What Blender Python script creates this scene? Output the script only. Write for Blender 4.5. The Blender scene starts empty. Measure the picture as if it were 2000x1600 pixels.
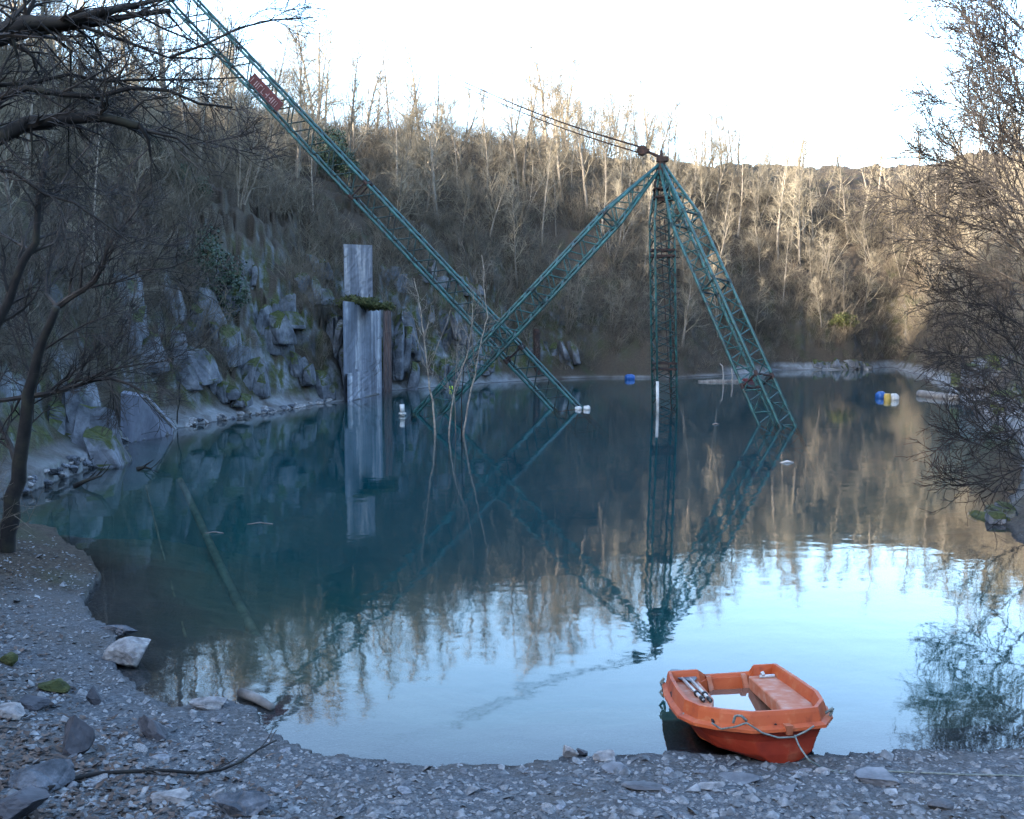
import bpy, math, random
import numpy as np
from mathutils import Vector, Matrix

# ------------------------------------------------------------ camera, sky, sun
sc = bpy.context.scene
C = bpy.data.collections.new("quarry"); sc.collection.children.link(C)
F = 1960.0; CAMZ = 3.8
PITCH = math.atan(151.0 / F)
cam_d = bpy.data.cameras.new("camera"); cam = bpy.data.objects.new("camera", cam_d)
C.objects.link(cam); sc.camera = cam
cam.location = (0, 0, CAMZ); cam.rotation_euler = (math.pi / 2 - PITCH, 0, 0)
cam_d.sensor_width = 36; cam_d.lens = F / 2000 * 36
cam_d.clip_start = 0.05; cam_d.clip_end = 3000

SUN_EL = math.radians(14.0)
SUN_AZ = math.atan2(-0.80, -0.60)          # direction towards the sun, measured from +Y to +X
w = bpy.data.worlds.new("World"); sc.world = w; w.use_nodes = True
nt = w.node_tree; bg = nt.nodes["Background"]
sky = nt.nodes.new("ShaderNodeTexSky"); sky.sky_type = 'NISHITA'; sky.sun_disc = False
sky.sun_elevation = SUN_EL; sky.sun_rotation = SUN_AZ
sky.air_density = 1.0; sky.dust_density = 1.6; sky.ozone_density = 2.2
nt.links.new(sky.outputs[0], bg.inputs[0]); bg.inputs[1].default_value = 0.15
sl = bpy.data.lights.new("sun", 'SUN'); sun = bpy.data.objects.new("sun", sl); C.objects.link(sun)
sl.energy = 3.1; sl.angle = math.radians(0.5); sl.color = (1.0, 0.87, 0.69)
sd = Vector((math.sin(SUN_AZ) * math.cos(SUN_EL), math.cos(SUN_AZ) * math.cos(SUN_EL), math.sin(SUN_EL)))
sun.rotation_euler = sd.to_track_quat('Z', 'Y').to_euler(); sun.location = (-60, -60, 60)
vs = sc.view_settings
sc.display_settings.display_device = 'sRGB'
vs.view_transform = 'Standard'; vs.look = 'None'; vs.gamma = 1; vs.use_curve_mapping = False
vs.exposure = 3.5
sc.cycles.max_bounces = 6; sc.cycles.diffuse_bounces = 2; sc.cycles.glossy_bounces = 3
sc.cycles.transparent_max_bounces = 12; sc.cycles.volume_bounces = 0
sc.cycles.use_denoising = True

# ------------------------------------------------------------ pixel <-> world
cp, sp = math.cos(PITCH), math.sin(PITCH)
def ray(px, py):
    a = (px - 1000) / F; b = (800 - py) / F
    return np.array([a, cp + b * sp, -sp + b * cp])
def W(px, py, z=0.0):
    d = ray(px, py); t = (z - CAMZ) / d[2]
    return np.array([d[0] * t, d[1] * t, z])
def P(px, py, Y):
    d = ray(px, py); t = Y / d[1]
    return np.array([d[0] * t, Y, CAMZ + d[2] * t])

# ------------------------------------------------------------ noise
def _h(ix, iy, seed):
    n = (ix.astype(np.int64) * 374761393 + iy.astype(np.int64) * 668265263 + seed * 974711) & 0x7fffffff
    n = ((n ^ (n >> 13)) * 1274126177) & 0x7fffffff
    n = n ^ (n >> 16)
    return (n & 0xffff) / 65535.0 * 2 - 1
def vnoise(x, y, seed=0):
    x0 = np.floor(x); y0 = np.floor(y); fx = x - x0; fy = y - y0
    fx = fx * fx * (3 - 2 * fx); fy = fy * fy * (3 - 2 * fy)
    a = _h(x0, y0, seed); b = _h(x0 + 1, y0, seed); c = _h(x0, y0 + 1, seed); d = _h(x0 + 1, y0 + 1, seed)
    return (a * (1 - fx) + b * fx) * (1 - fy) + (c * (1 - fx) + d * fx) * fy
def fbm(x, y, oct=4, seed=0):
    s = 0; a = 1.0; t = 0
    for i in range(oct):
        s = s + a * vnoise(x * 2 ** i + i * 17.3, y * 2 ** i - i * 9.1, seed + i); t += a; a *= .5
    return s / t

# ------------------------------------------------------------ shoreline and terrain height
# pixel points of the waterline with (beach width, beach slope, bank slope, height)
NEAR = (2.6, .20, .22, 5.0); NL = (1.6, .22, .45, 11.0); LEFT = (.6, .4, 1.25, 25.0)
CLF = (0.5, .35, 2.0, 19.0); FAR = (.5, .4, 1.22, 31.5); RGT = (.4, .5, 1.0, 22.0); RF = (.4, .4, 1.38, 37.0)
SH = [(2000, 1465, NEAR), (1800, 1466, NEAR), (1640, 1480, NEAR), (1600, 1478, NEAR), (1330, 1470, NEAR),
      (1200, 1478, NEAR), (1100, 1480, NEAR), (1000, 1502, NEAR), (800, 1490, NEAR), (650, 1480, NEAR),
      (560, 1455, NEAR), (520, 1430, NEAR), (515, 1392, NEAR), (430, 1370, NEAR), (350, 1387, NEAR), (270, 1362, NEAR),
      (238, 1330, NL), (228, 1290, NL), (235, 1245, NL), (178, 1215, NL), (170, 1180, NL), (196, 1132, NL),
      (180, 1105, NL), (125, 1075, NL), (108, 1050, NL), (30, 1046, NL), (-120, 1040, NL),
      (-160, 1010, LEFT), (-60, 985, LEFT), (50, 965, LEFT), (150, 925, LEFT), (232, 886, LEFT), (240, 866, LEFT),
      (335, 848, LEFT), (345, 836, LEFT), (440, 820, LEFT), (560, 800, LEFT), (640, 787, CLF),
      (690, 783, CLF), (742, 768, CLF), (765, 763, CLF), (850, 757, CLF), (960, 748, CLF), (1080, 741, FAR),
      (1180, 738, FAR), (1230, 738, FAR), (1330, 738, FAR), (1500, 728, FAR), (1520, 723, FAR), (1700, 722, RF),
      (1740, 717, RF), (1800, 733, RF), (1835, 745, RF), (1880, 785, RGT), (1975, 830, RGT), (2000, 900, RGT), (1985, 960, RGT),
      (1950, 1015, RGT), (2000, 1062, RGT)]
sh = [(W(a, b)[:2], t) for a, b, t in SH]
sh += [(np.array([10.6, 15.5]), RGT), (np.array([9.6, 12.2]), RGT), (np.array([7.2, 10.0]), NEAR)]
SHP = np.array([s[0] for s in sh]); SHA = np.array([s[1] for s in sh])
# dense resample for attributes and distances
dp, da = [], []
for i in range(len(SHP)):
    j = (i + 1) % len(SHP); L = np.linalg.norm(SHP[j] - SHP[i]); n = max(1, int(L / (0.25 if SHP[i][1] < 25 else .8)))
    for k in range(n):
        t = k / n; dp.append(SHP[i] * (1 - t) + SHP[j] * t); da.append(SHA[i] * (1 - t) + SHA[j] * t)
dp = np.array(dp); da = np.array(da)
def shore(x, y):
    """signed distance to the waterline (positive on land) and blended bank attributes"""
    N = len(x); D = np.empty(N); A = np.empty((N, 4))
    for s in range(0, N, 20000):
        xs = x[s:s + 20000, None]; ys = y[s:s + 20000, None]
        d2 = (xs - dp[None, :, 0]) ** 2 + (ys - dp[None, :, 1]) ** 2
        D[s:s + 20000] = np.sqrt(d2.min(1))
        wt = 1.0 / (d2 + .3) ** 2
        A[s:s + 20000] = (wt @ da) / wt.sum(1)[:, None]
    # exact segment distance close to the shore
    ins = np.zeros(N, bool); X1, Y1 = SHP[:, 0], SHP[:, 1]; X2, Y2 = np.roll(X1, -1), np.roll(Y1, -1)
    for a, b, c, d in zip(X1, Y1, X2, Y2):
        dx, dy = c - a, d - b; L2 = dx * dx + dy * dy + 1e-9
        t = np.clip(((x - a) * dx + (y - b) * dy) / L2, 0, 1)
        D = np.minimum(D, np.hypot(x - a - t * dx, y - b - t * dy))
        cr = ((b > y) != (d > y)) & (x < (c - a) * (y - b) / (d - b + 1e-12) + a)
        ins ^= cr
    return np.where(ins, -D, D), A
def height(x, y):
    x = np.atleast_1d(np.asarray(x, float)); y = np.atleast_1d(np.asarray(y, float))
    D, A = shore(x, y)
    D = D + .10 * fbm(x * 1.7, y * 1.7, 3, 5) + .05 * fbm(x * 7, y * 7, 3, 6) + np.clip(np.abs(D), 0, 1) * .5 * fbm(x * .35, y * .35, 3, 8) * (y > 15)
    D = D + np.clip((y - 45) / 15, 0, 1) * .55 * fbm(x * .45, y * .45, 3, 31)
    a, s1, s2, H = A.T
    near = np.clip((25 - np.hypot(x, y)) / 12, 0, 1)
    dl = np.maximum(D, 0); e = np.maximum(dl - a, 0)
    rough = np.clip(s2 * 1.2, 0, 1)
    z = s1 * np.minimum(dl, a) + H * (1 - np.exp(-e * s2 / H * 1.15))
    z = z + np.clip(e / 4, 0, 1) * rough * (1.3 * fbm(x * .16, y * .16, 4, 3) + .5 * np.abs(fbm(x * .7, y * .7, 3, 4)))
    # jagged joints in the cliffs
    jg = np.abs(fbm(x * 1.1 + .6 * y, y * .5, 4, 61)) * 2.2
    z = z + np.clip((s2 - .95) / .5, 0, 1) * np.clip(e / 1.5, 0, 1) * (.7 - .95 * jg) * np.clip((13 - e) / 6, .2, 1)
    cl = np.clip((s2 - .85) / .7, 0, 1)
    q = np.floor(z / 1.7 + .8 * fbm(x * .3, y * .3, 2, 9)) * 1.7
    z = z + cl * np.clip(e, 0, 1) * (q - z) * .3
    # unseen hill added behind the camera and to the left, shaped to shade the crane
    dirn = (-x * .80 - y * .60)
    z = z - np.clip(D - 35, 0, 45) * .6
    z = z + np.clip((dirn - 14) / 40, 0, 1) * 8 * (D > 0)
    z = z + 24 * np.exp(-(((x + 52) / 20) ** 2 + ((y - 20) / 24) ** 2)) * (D > 0)
    z = z + (D > 0) * (.012 + .02 * near) * fbm(x * 6, y * 6, 3, 11) + (D > 0) * near * .035 * fbm(x * 2.1, y * 2.1, 3, 15)
    dd = np.maximum(-D, 0)
    zb = -(7.5 * (1 - np.exp(-dd * (.12 + .14 * np.clip(dd / 4, 0, 1)) / 7.5)) ) - dd * .03 + .10 * np.clip(dd, 0, 1) * fbm(x * 1.1, y * 2.6, 4, 21)
    z = np.where(D > 0, z + .004, zb - .004)
    return z
def h1(x, y): return float(height([x], [y])[0])
def hit(px, py, y0=4.0, y1=140.0):
    """first point of the terrain or water seen through a pixel"""
    ys = np.geomspace(y0, y1, 500); d = ray(px, py)
    X = d[0] / d[1] * ys; Z = CAMZ + d[2] / d[1] * ys; T = height(X, ys)
    k = np.nonzero(Z <= np.maximum(T, -.0))[0]
    k = k[0] if len(k) else len(ys) - 1
    if k > 0:
        g0 = Z[k - 1] - max(T[k - 1], 0); g1 = Z[k] - max(T[k], 0); t = g0 / (g0 - g1 + 1e-9)
        t = min(max(t, 0), 1); yy = ys[k - 1] * (1 - t) + ys[k] * t
    else: yy = ys[0]
    return np.array([d[0] / d[1] * yy, yy, CAMZ + d[2] / d[1] * yy])

# ------------------------------------------------------------ mesh helpers
class MB:
    def __init__(s): s.v = []; s.q = []; s.n = 0; s.m = []
    def add(s, V, Fc, mi=0):
        V = np.asarray(V, float); s.v.append(V)
        for f in Fc: s.q.append(tuple(int(i) + s.n for i in f)); s.m.append(mi)
        s.n += len(V)
    def tube(s, pts, rad, sides=6, cap=True, mi=0):
        p = np.asarray(pts, float); n = len(p)
        r = np.full(n, rad, float) if np.isscalar(rad) else np.asarray(rad, float)
        t = np.gradient(p, axis=0); t /= (np.linalg.norm(t, axis=1)[:, None] + 1e-12)
        up = np.array([0, 0, 1.0]) if abs(t[0, 2]) < .9 else np.array([1.0, 0, 0])
        u = np.cross(t, up); u /= (np.linalg.norm(u, axis=1)[:, None] + 1e-12); v = np.cross(t, u)
        a = np.arange(sides) * 2 * math.pi / sides
        V = (p[:, None] + (u[:, None] * np.cos(a)[None, :, None] + v[:, None] * np.sin(a)[None, :, None]) * r[:, None, None]).reshape(-1, 3)
        b = s.n; s.v.append(V); s.n += len(V)
        for i in range(n - 1):
            for k in range(sides):
                k2 = (k + 1) % sides
                s.q.append((b + i * sides + k, b + i * sides + k2, b + (i + 1) * sides + k2, b + (i + 1) * sides + k)); s.m.append(mi)
        if cap:
            s.q.append(tuple(b + k for k in range(sides))[::-1]); s.m.append(mi)
            s.q.append(tuple(b + (n - 1) * sides + k for k in range(sides))); s.m.append(mi)
    def box(s, c, size, R=None, mi=0):
        hx, hy, hz = np.array(size) / 2
        V = np.array([(x, y, z) for x in (-hx, hx) for y in (-hy, hy) for z in (-hz, hz)])
        if R is not None: V = V @ np.asarray(R).T
        s.add(V + np.asarray(c), [(0, 1, 3, 2), (4, 6, 7, 5), (0, 4, 5, 1), (2, 3, 7, 6), (0, 2, 6, 4), (1, 5, 7, 3)], mi)
    def prism(s, poly, off, mi=0):
        """polygon (n x 3) extruded by vector off"""
        p = np.asarray(poly, float); n = len(p)
        s.add(np.vstack([p, p + np.asarray(off)]), [tuple(range(n))[::-1], tuple(range(n, 2 * n))] +
              [(i, (i + 1) % n, n + (i + 1) % n, n + i) for i in range(n)], mi)
    def build(s, name, mats, parent=None, smooth=False, loc=None):
        V = np.vstack(s.v) if s.v else np.zeros((0, 3))
        if loc is not None: V = V - np.asarray(loc)
        me = bpy.data.meshes.new(name)
        lens = np.fromiter((len(f) for f in s.q), int, len(s.q))
        flat = np.fromiter((i for f in s.q for i in f), int, int(lens.sum()))
        me.vertices.add(len(V)); me.vertices.foreach_set('co', V.ravel().astype(np.float32))
        me.loops.add(len(flat)); me.loops.foreach_set('vertex_index', flat)
        me.polygons.add(len(lens)); me.polygons.foreach_set('loop_start', np.concatenate([[0], np.cumsum(lens)[:-1]]))
        me.polygons.foreach_set('loop_total', lens)
        if not isinstance(mats, (list, tuple)): mats = [mats]
        for m in mats: me.materials.append(m)
        if len(mats) > 1: me.polygons.foreach_set('material_index', np.array(s.m))
        me.polygons.foreach_set('use_smooth', np.full(len(lens), smooth))
        me.update(calc_edges=True); me.validate()
        o = bpy.data.objects.new(name, me); C.objects.link(o)
        if parent is not None: o.parent = parent
        if loc is not None: o.location = Vector(loc)
        return o
def grid_obj(name, V, nu, nv, mat, smooth=True, wrap=False):
    i = np.arange(nu - 1)[:, None] * nv; j = np.arange(nv if wrap else nv - 1)[None]
    j2 = (j + 1) % nv
    q = np.stack([i + j, i + j2, i + nv + j2, i + nv + j], -1).reshape(-1, 4)
    me = bpy.data.meshes.new(name)
    me.vertices.add(len(V)); me.vertices.foreach_set('co', V.ravel().astype(np.float32))
    me.loops.add(q.size); me.loops.foreach_set('vertex_index', q.ravel())
    me.polygons.add(len(q)); me.polygons.foreach_set('loop_start', np.arange(len(q)) * 4)
    me.polygons.foreach_set('loop_total', np.full(len(q), 4)); me.materials.append(mat)
    me.polygons.foreach_set('use_smooth', np.full(len(q), smooth)); me.update(calc_edges=True)
    o = bpy.data.objects.new(name, me); C.objects.link(o); return o
def tag(o, label=None, cat=None, group=None, kind=None):
    if label: o['label'] = label
    if cat: o['category'] = cat
    if group: o['group'] = group
    if kind: o['kind'] = kind
    return o
def thing(name, loc, label, cat, group=None, rz=0):
    o = bpy.data.objects.new(name, None); C.objects.link(o); o.location = Vector([float(a) for a in loc]); o.rotation_euler = (0, 0, rz)
    o.empty_display_size = .3
    return tag(o, label, cat, group)
def part(mb, name, mat, root, smooth=False):
    """world-space mesh parented to a root with location only"""
    o = mb.build(name, mat, None, smooth); base = np.array(root.matrix_basis.translation)
    p = root.parent
    while p is not None: base = base + np.array(p.matrix_basis.translation); p = p.parent
    n = len(o.data.vertices); co = np.empty(n * 3, np.float32); o.data.vertices.foreach_get('co', co)
    co = co.reshape(-1, 3) - base.astype(np.float32); o.data.vertices.foreach_set('co', co.ravel()); o.data.update()
    o.parent = root
    return o
def copy_tree(o, parent=None):
    c = o.copy(); C.objects.link(c); c.parent = parent
    for ch in list(o.children): copy_tree(ch, c)
    return c

# ------------------------------------------------------------ materials
ALB = .66
def newmat(name):
    m = bpy.data.materials.new(name); m.use_nodes = True; n = m.node_tree; b = n.nodes['Principled BSDF']
    return m, n, b
def N(n, t, **k):
    o = n.nodes.new(t)
    for a, v in k.items():
        if a.startswith('i_'): o.inputs[int(a[2:]) if a[2:].isdigit() else a[2:]].default_value = v
        else: setattr(o, a, v)
    return o
def ramp(n, src, stops):
    r = n.nodes.new('ShaderNodeValToRGB'); e = r.color_ramp.elements
    while len(e) < len(stops): e.new(.5)
    for x, (p, c) in zip(e, stops): x.position = p; x.color = (*c, 1) if len(c) == 3 else c
    n.links.new(src, r.inputs[0]); return r.outputs[0]
def mixc(n, f, a, b, mode='MIX'):
    m = n.nodes.new('ShaderNodeMix'); m.data_type = 'RGBA'; m.blend_type = mode
    for s, v in ((0, f), (6, a), (7, b)):
        if hasattr(v, 'is_linked') or hasattr(v, 'links'): n.links.new(v, m.inputs[s])
        else: m.inputs[s].default_value = v if s == 0 else ((*v, 1) if len(v) == 3 else v)
    return m.outputs[2]
def coords(n, scale=(1, 1, 1), obj=True, geo=False):
    if geo: src = n.nodes.new('ShaderNodeNewGeometry').outputs['Position']
    else: src = n.nodes.new('ShaderNodeTexCoord').outputs['Object' if obj else 'Generated']
    mp = n.nodes.new('ShaderNodeMapping'); mp.inputs['Scale'].default_value = scale
    n.links.new(src, mp.inputs[0]); return mp.outputs[0]
def noise(n, vec, scale, detail=4, rough=.55, dist=0):
    t = n.nodes.new('ShaderNodeTexNoise'); t.inputs['Scale'].default_value = scale; t.inputs['Detail'].default_value = detail
    t.inputs['Roughness'].default_value = rough; t.inputs['Distortion'].default_value = dist
    n.links.new(vec, t.inputs['Vector']); return t.outputs['Fac']
def bump(n, b, src, strength=.4, dist=.05):
    k = n.nodes.new('ShaderNodeBump'); k.inputs['Strength'].default_value = strength; k.inputs['Distance'].default_value = dist
    n.links.new(src, k.inputs['Height']); n.links.new(k.outputs[0], b.inputs['Normal'])
def mat_simple(name, cols, scale=8, rough=.8, metal=0, bmp=.3, bd=.01, stretch=(1, 1, 1), spec=.3, rnd=0.0, geo=False):
    m, n, b = newmat(name); v = coords(n, stretch, geo=geo); f = noise(n, v, scale, 6, .6)
    cols = [tuple(x * ALB for x in cc) for cc in cols]; k = len(cols); c = ramp(n, f, [(0.3 + .4 * i / max(1, k - 1), cc) for i, cc in enumerate(cols)])
    if rnd:
        oi = n.nodes.new('ShaderNodeObjectInfo'); mr = N(n, 'ShaderNodeMapRange', i_3=1 - rnd, i_4=1 + rnd)
        n.links.new(oi.outputs['Random'], mr.inputs[0])
        c = mixc(n, 1.0, c, (1, 1, 1), 'MULTIPLY'); n.links.new(mr.outputs[0], c.node.inputs[7])
    n.links.new(c, b.inputs['Base Color']); b.inputs['Roughness'].default_value = rough; b.inputs['Metallic'].default_value = metal
    b.inputs['Specular IOR Level'].default_value = spec
    if bmp: bump(n, b, f, bmp, bd)
    return m
def stone_nodes(n, v, mossy=.5):
    """grey quarry stone with streaks and moss on upward faces"""
    f1 = noise(n, v, .9, 8, .62); f2 = noise(n, v, 7, 6, .65)
    c = ramp(n, f1, [(.28, (.03, .032, .038)), (.46, (.085, .09, .10)), (.62, (.17, .175, .19)), (.8, (.28, .28, .28))])
    c = mixc(n, .5, c, ramp(n, f2, [(.3, (.3, .3, .3)), (.7, (.75, .75, .75))]), 'OVERLAY')
    g = n.nodes.new('ShaderNodeNewGeometry'); sx = n.nodes.new('ShaderNodeSeparateXYZ'); n.links.new(g.outputs['Normal'], sx.inputs[0])
    f3 = noise(n, v, 1.3, 5, .6)
    ad = N(n, 'ShaderNodeMath', operation='MULTIPLY_ADD', i_1=.75, i_2=mossy - .5); n.links.new(sx.outputs[2], ad.inputs[0])
    a2 = N(n, 'ShaderNodeMath', operation='ADD'); n.links.new(ad.outputs[0], a2.inputs[0]); n.links.new(f3, a2.inputs[1])
    mr = N(n, 'ShaderNodeMapRange', i_1=.62, i_2=.82); n.links.new(a2.outputs[0], mr.inputs[0])
    moss = ramp(n, f2, [(.3, (.022, .028, .010)), (.6, (.055, .062, .016)), (.8, (.10, .085, .035))])
    return mixc(n, mr.outputs[0], c, moss), f1, f2, c
def mat_rock(name, mossy=.4, scale=1.0):
    m, n, b = newmat(name); v = coords(n, (scale,) * 3, geo=True)
    c, f1, f2, _ = stone_nodes(n, v, mossy)
    c = mixc(n, 1.0, c, (.75, .77, .80), 'MULTIPLY')
    n.links.new(c, b.inputs['Base Color']); b.inputs['Roughness'].default_value = .9; b.inputs['Specular IOR Level'].default_value = .2
    vo = n.nodes.new('ShaderNodeTexVoronoi'); vo.feature = 'DISTANCE_TO_EDGE'; vo.inputs['Scale'].default_value = 1.3 * scale
    mp = coords(n, (1, 1, .5), geo=True); n.links.new(mp, vo.inputs['Vector'])
    ad = N(n, 'ShaderNodeMath', operation='ADD'); n.links.new(f2, ad.inputs[0]); n.links.new(ramp(n, vo.outputs[0], [(0, (0, 0, 0)), (.12, (1, 1, 1))]), ad.inputs[1])
    bump(n, b, ad.outputs[0], .6, .12)
    return m
def mat_terrain():
    m, n, b = newmat('ground'); v = coords(n, geo=True)
    stone, f1, f2, bare = stone_nodes(n, v, .36)
    g = n.nodes.new('ShaderNodeNewGeometry'); sx = n.nodes.new('ShaderNodeSeparateXYZ'); n.links.new(g.outputs['Normal'], sx.inputs[0])
    px = n.nodes.new('ShaderNodeSeparateXYZ'); n.links.new(g.outputs['Position'], px.inputs[0])
    # gravel
    vo = n.nodes.new('ShaderNodeTexVoronoi'); vo.inputs['Scale'].default_value = 28; n.links.new(v, vo.inputs['Vector'])
    vo2 = n.nodes.new('ShaderNodeTexVoronoi'); vo2.inputs['Scale'].default_value = 75; n.links.new(v, vo2.inputs['Vector'])
    f4 = noise(n, v, 1.1, 5, .6)
    gr = ramp(n, vo.outputs['Color'], [(0, (.030, .030, .033)), (.5, (.072, .072, .078)), (.8, (.12, .12, .125)), (1, (.24, .24, .25))])
    gr2 = ramp(n, vo2.outputs['Color'], [(0, (.035, .035, .038)), (.6, (.08, .08, .086)), (1, (.18, .18, .19))])
    gr = mixc(n, .5, gr, gr2)
    gr = mixc(n, ramp(n, f4, [(.42, (0, 0, 0)), (.62, (.45, .45, .45))]), gr, (.075, .06, .048))
    # litter
    f5 = noise(n, v, 14, 6, .7)
    lit = ramp(n, f5, [(.3, (.018, .013, .010)), (.5, (.046, .034, .025)), (.68, (.085, .062, .044)), (.85, (.15, .11, .08))])
    lit = mixc(n, ramp(n, noise(n, v, .5, 4), [(.54, (0, 0, 0)), (.70, (.6, .6, .6))]), lit, (.034, .038, .016))
    # steep -> stone
    st = N(n, 'ShaderNodeMapRange', i_1=.72, i_2=.50); n.links.new(sx.outputs[2], st.inputs[0])
    # rock shows only on the quarried faces, broken up by pockets of soil and moss
    pk = ramp(n, noise(n, coords(n, (1, 1, .6), geo=True), .55, 6, .62), [(.40, (.12, .12, .12)), (.56, (1, 1, 1))])
    sm = N(n, 'ShaderNodeMath', operation='MULTIPLY'); n.links.new(st.outputs[0], sm.inputs[0]); n.links.new(pk, sm.inputs[1])
    zc = N(n, 'ShaderNodeMapRange', i_1=6.5, i_2=10.5, i_3=1, i_4=.15); n.links.new(px.outputs[2], zc.inputs[0])
    sm2 = N(n, 'ShaderNodeMath', operation='MULTIPLY'); n.links.new(sm.outputs[0], sm2.inputs[0]); n.links.new(zc.outputs[0], sm2.inputs[1])
    xc = N(n, 'ShaderNodeMapRange', i_1=2.0, i_2=8.0, i_3=1, i_4=.25); n.links.new(px.outputs[0], xc.inputs[0])
    sm3 = N(n, 'ShaderNodeMath', operation='MULTIPLY'); n.links.new(sm2.outputs[0], sm3.inputs[0]); n.links.new(xc.outputs[0], sm3.inputs[1])
    land = mixc(n, sm3.outputs[0], lit, stone)
    hn = N(n, 'ShaderNodeMath', operation='MULTIPLY_ADD', i_1=-1.4, i_2=.7); n.links.new(f4, hn.inputs[0])
    ha = N(n, 'ShaderNodeMath', operation='ADD'); n.links.new(hn.outputs[0], ha.inputs[0]); n.links.new(px.outputs[2], ha.inputs[1])
    # beach band is higher near the camera (y small)
    yb = N(n, 'ShaderNodeMapRange', i_1=10.0, i_2=19.0, i_3=-1.1, i_4=.6); n.links.new(px.outputs[1], yb.inputs[0])
    xb = N(n, 'ShaderNodeMapRange', i_1=-7.0, i_2=-2.5, i_3=.75, i_4=0.0); n.links.new(px.outputs[0], xb.inputs[0])
    hs0 = N(n, 'ShaderNodeMath', operation='ADD'); n.links.new(ha.outputs[0], hs0.inputs[0]); n.links.new(yb.outputs[0], hs0.inputs[1])
    hs = N(n, 'ShaderNodeMath', operation='ADD'); n.links.new(hs0.outputs[0], hs.inputs[0]); n.links.new(xb.outputs[0], hs.inputs[1])
    bm = N(n, 'ShaderNodeMapRange', i_1=.25, i_2=.75); n.links.new(hs.outputs[0], bm.inputs[0])
    c = mixc(n, bm.outputs[0], gr, land)
    # pale dried band just above the far waterline
    pb = ramp(n, px.outputs[2], [(0, (0, 0, 0)), (.02, (1, 1, 1)), (.10, (1, 1, 1)), (.26, (0, 0, 0))])
    yf = N(n, 'ShaderNodeMapRange', i_1=18.0, i_2=26.0, i_3=0, i_4=.55); n.links.new(px.outputs[1], yf.inputs[0])
    pm = N(n, 'ShaderNodeMath', operation='MULTIPLY'); n.links.new(pb, pm.inputs[0]); n.links.new(yf.outputs[0], pm.inputs[1])
    pn = N(n, 'ShaderNodeMath', operation='MULTIPLY'); n.links.new(pm.outputs[0], pn.inputs[0]); n.links.new(ramp(n, noise(n, v, .22, 3), [(.45, (.1, .1, .1)), (.6, (1, 1, 1))]), pn.inputs[1])
    c = mixc(n, pn.outputs[0], c, mixc(n, f2, (.06, .06, .065), (.34, .33, .32)))
    # pale water-worn rock ledge along the left waterline
    lz = ramp(n, px.outputs[2], [(0, (1, 1, 1)), (.45, (1, 1, 1)), (.85, (0, 0, 0))])
    ab = N(n, 'ShaderNodeMath', operation='SUBTRACT', i_1=10.0); n.links.new(px.outputs[0], ab.inputs[0]); ab2 = N(n, 'ShaderNodeMath', operation='ABSOLUTE'); n.links.new(ab.outputs[0], ab2.inputs[0])
    lx = N(n, 'ShaderNodeMapRange', i_1=8.0, i_2=11.0, i_3=0, i_4=.8); n.links.new(ab2.outputs[0], lx.inputs[0])
    ly = N(n, 'ShaderNodeMapRange', i_1=21.0, i_2=27.0); n.links.new(px.outputs[1], ly.inputs[0])
    l1 = N(n, 'ShaderNodeMath', operation='MULTIPLY'); n.links.new(lz, l1.inputs[0]); n.links.new(lx.outputs[0], l1.inputs[1])
    l2 = N(n, 'ShaderNodeMath', operation='MULTIPLY'); n.links.new(l1.outputs[0], l2.inputs[0]); n.links.new(ly.outputs[0], l2.inputs[1])
    l3 = N(n, 'ShaderNodeMath', operation='MULTIPLY'); n.links.new(l2.outputs[0], l3.inputs[0]); n.links.new(ramp(n, noise(n, v, .45, 5, .65), [(.36, (.15, .15, .15)), (.58, (1, 1, 1))]), l3.inputs[1])
    c = mixc(n, l3.outputs[0], c, mixc(n, noise(n, v, 2.5, 7, .7), (.04, .042, .048), (.36, .36, .37)))
    # dark wet edge on the near gravel
    wz = ramp(n, px.outputs[2], [(0, (.42, .42, .42)), (.018, (.45, .45, .45)), (.05, (1, 1, 1))])
    c = mixc(n, 1.0, c, wz, 'MULTIPLY')
    # silt under water
    un = N(n, 'ShaderNodeMapRange', i_1=-.35, i_2=-.02, i_3=1, i_4=0); n.links.new(px.outputs[2], un.inputs[0])
    silt = mixc(n, noise(n, coords(n, (1, 2.5, 1), geo=True), 1.6, 6, .65), (.03, .03, .02), (.12, .115, .075))
    c = mixc(n, 1.0, c, (.80, .84, .85), 'MULTIPLY')
    c = mixc(n, un.outputs[0], c, silt)
    n.links.new(c, b.inputs['Base Color']); b.inputs['Roughness'].default_value = .92; b.inputs['Specular IOR Level'].default_value = .15
    hb = mixc(n, .5, vo.outputs['Distance'], f5)
    bump(n, b, hb, .7, .04)
    return m
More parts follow.
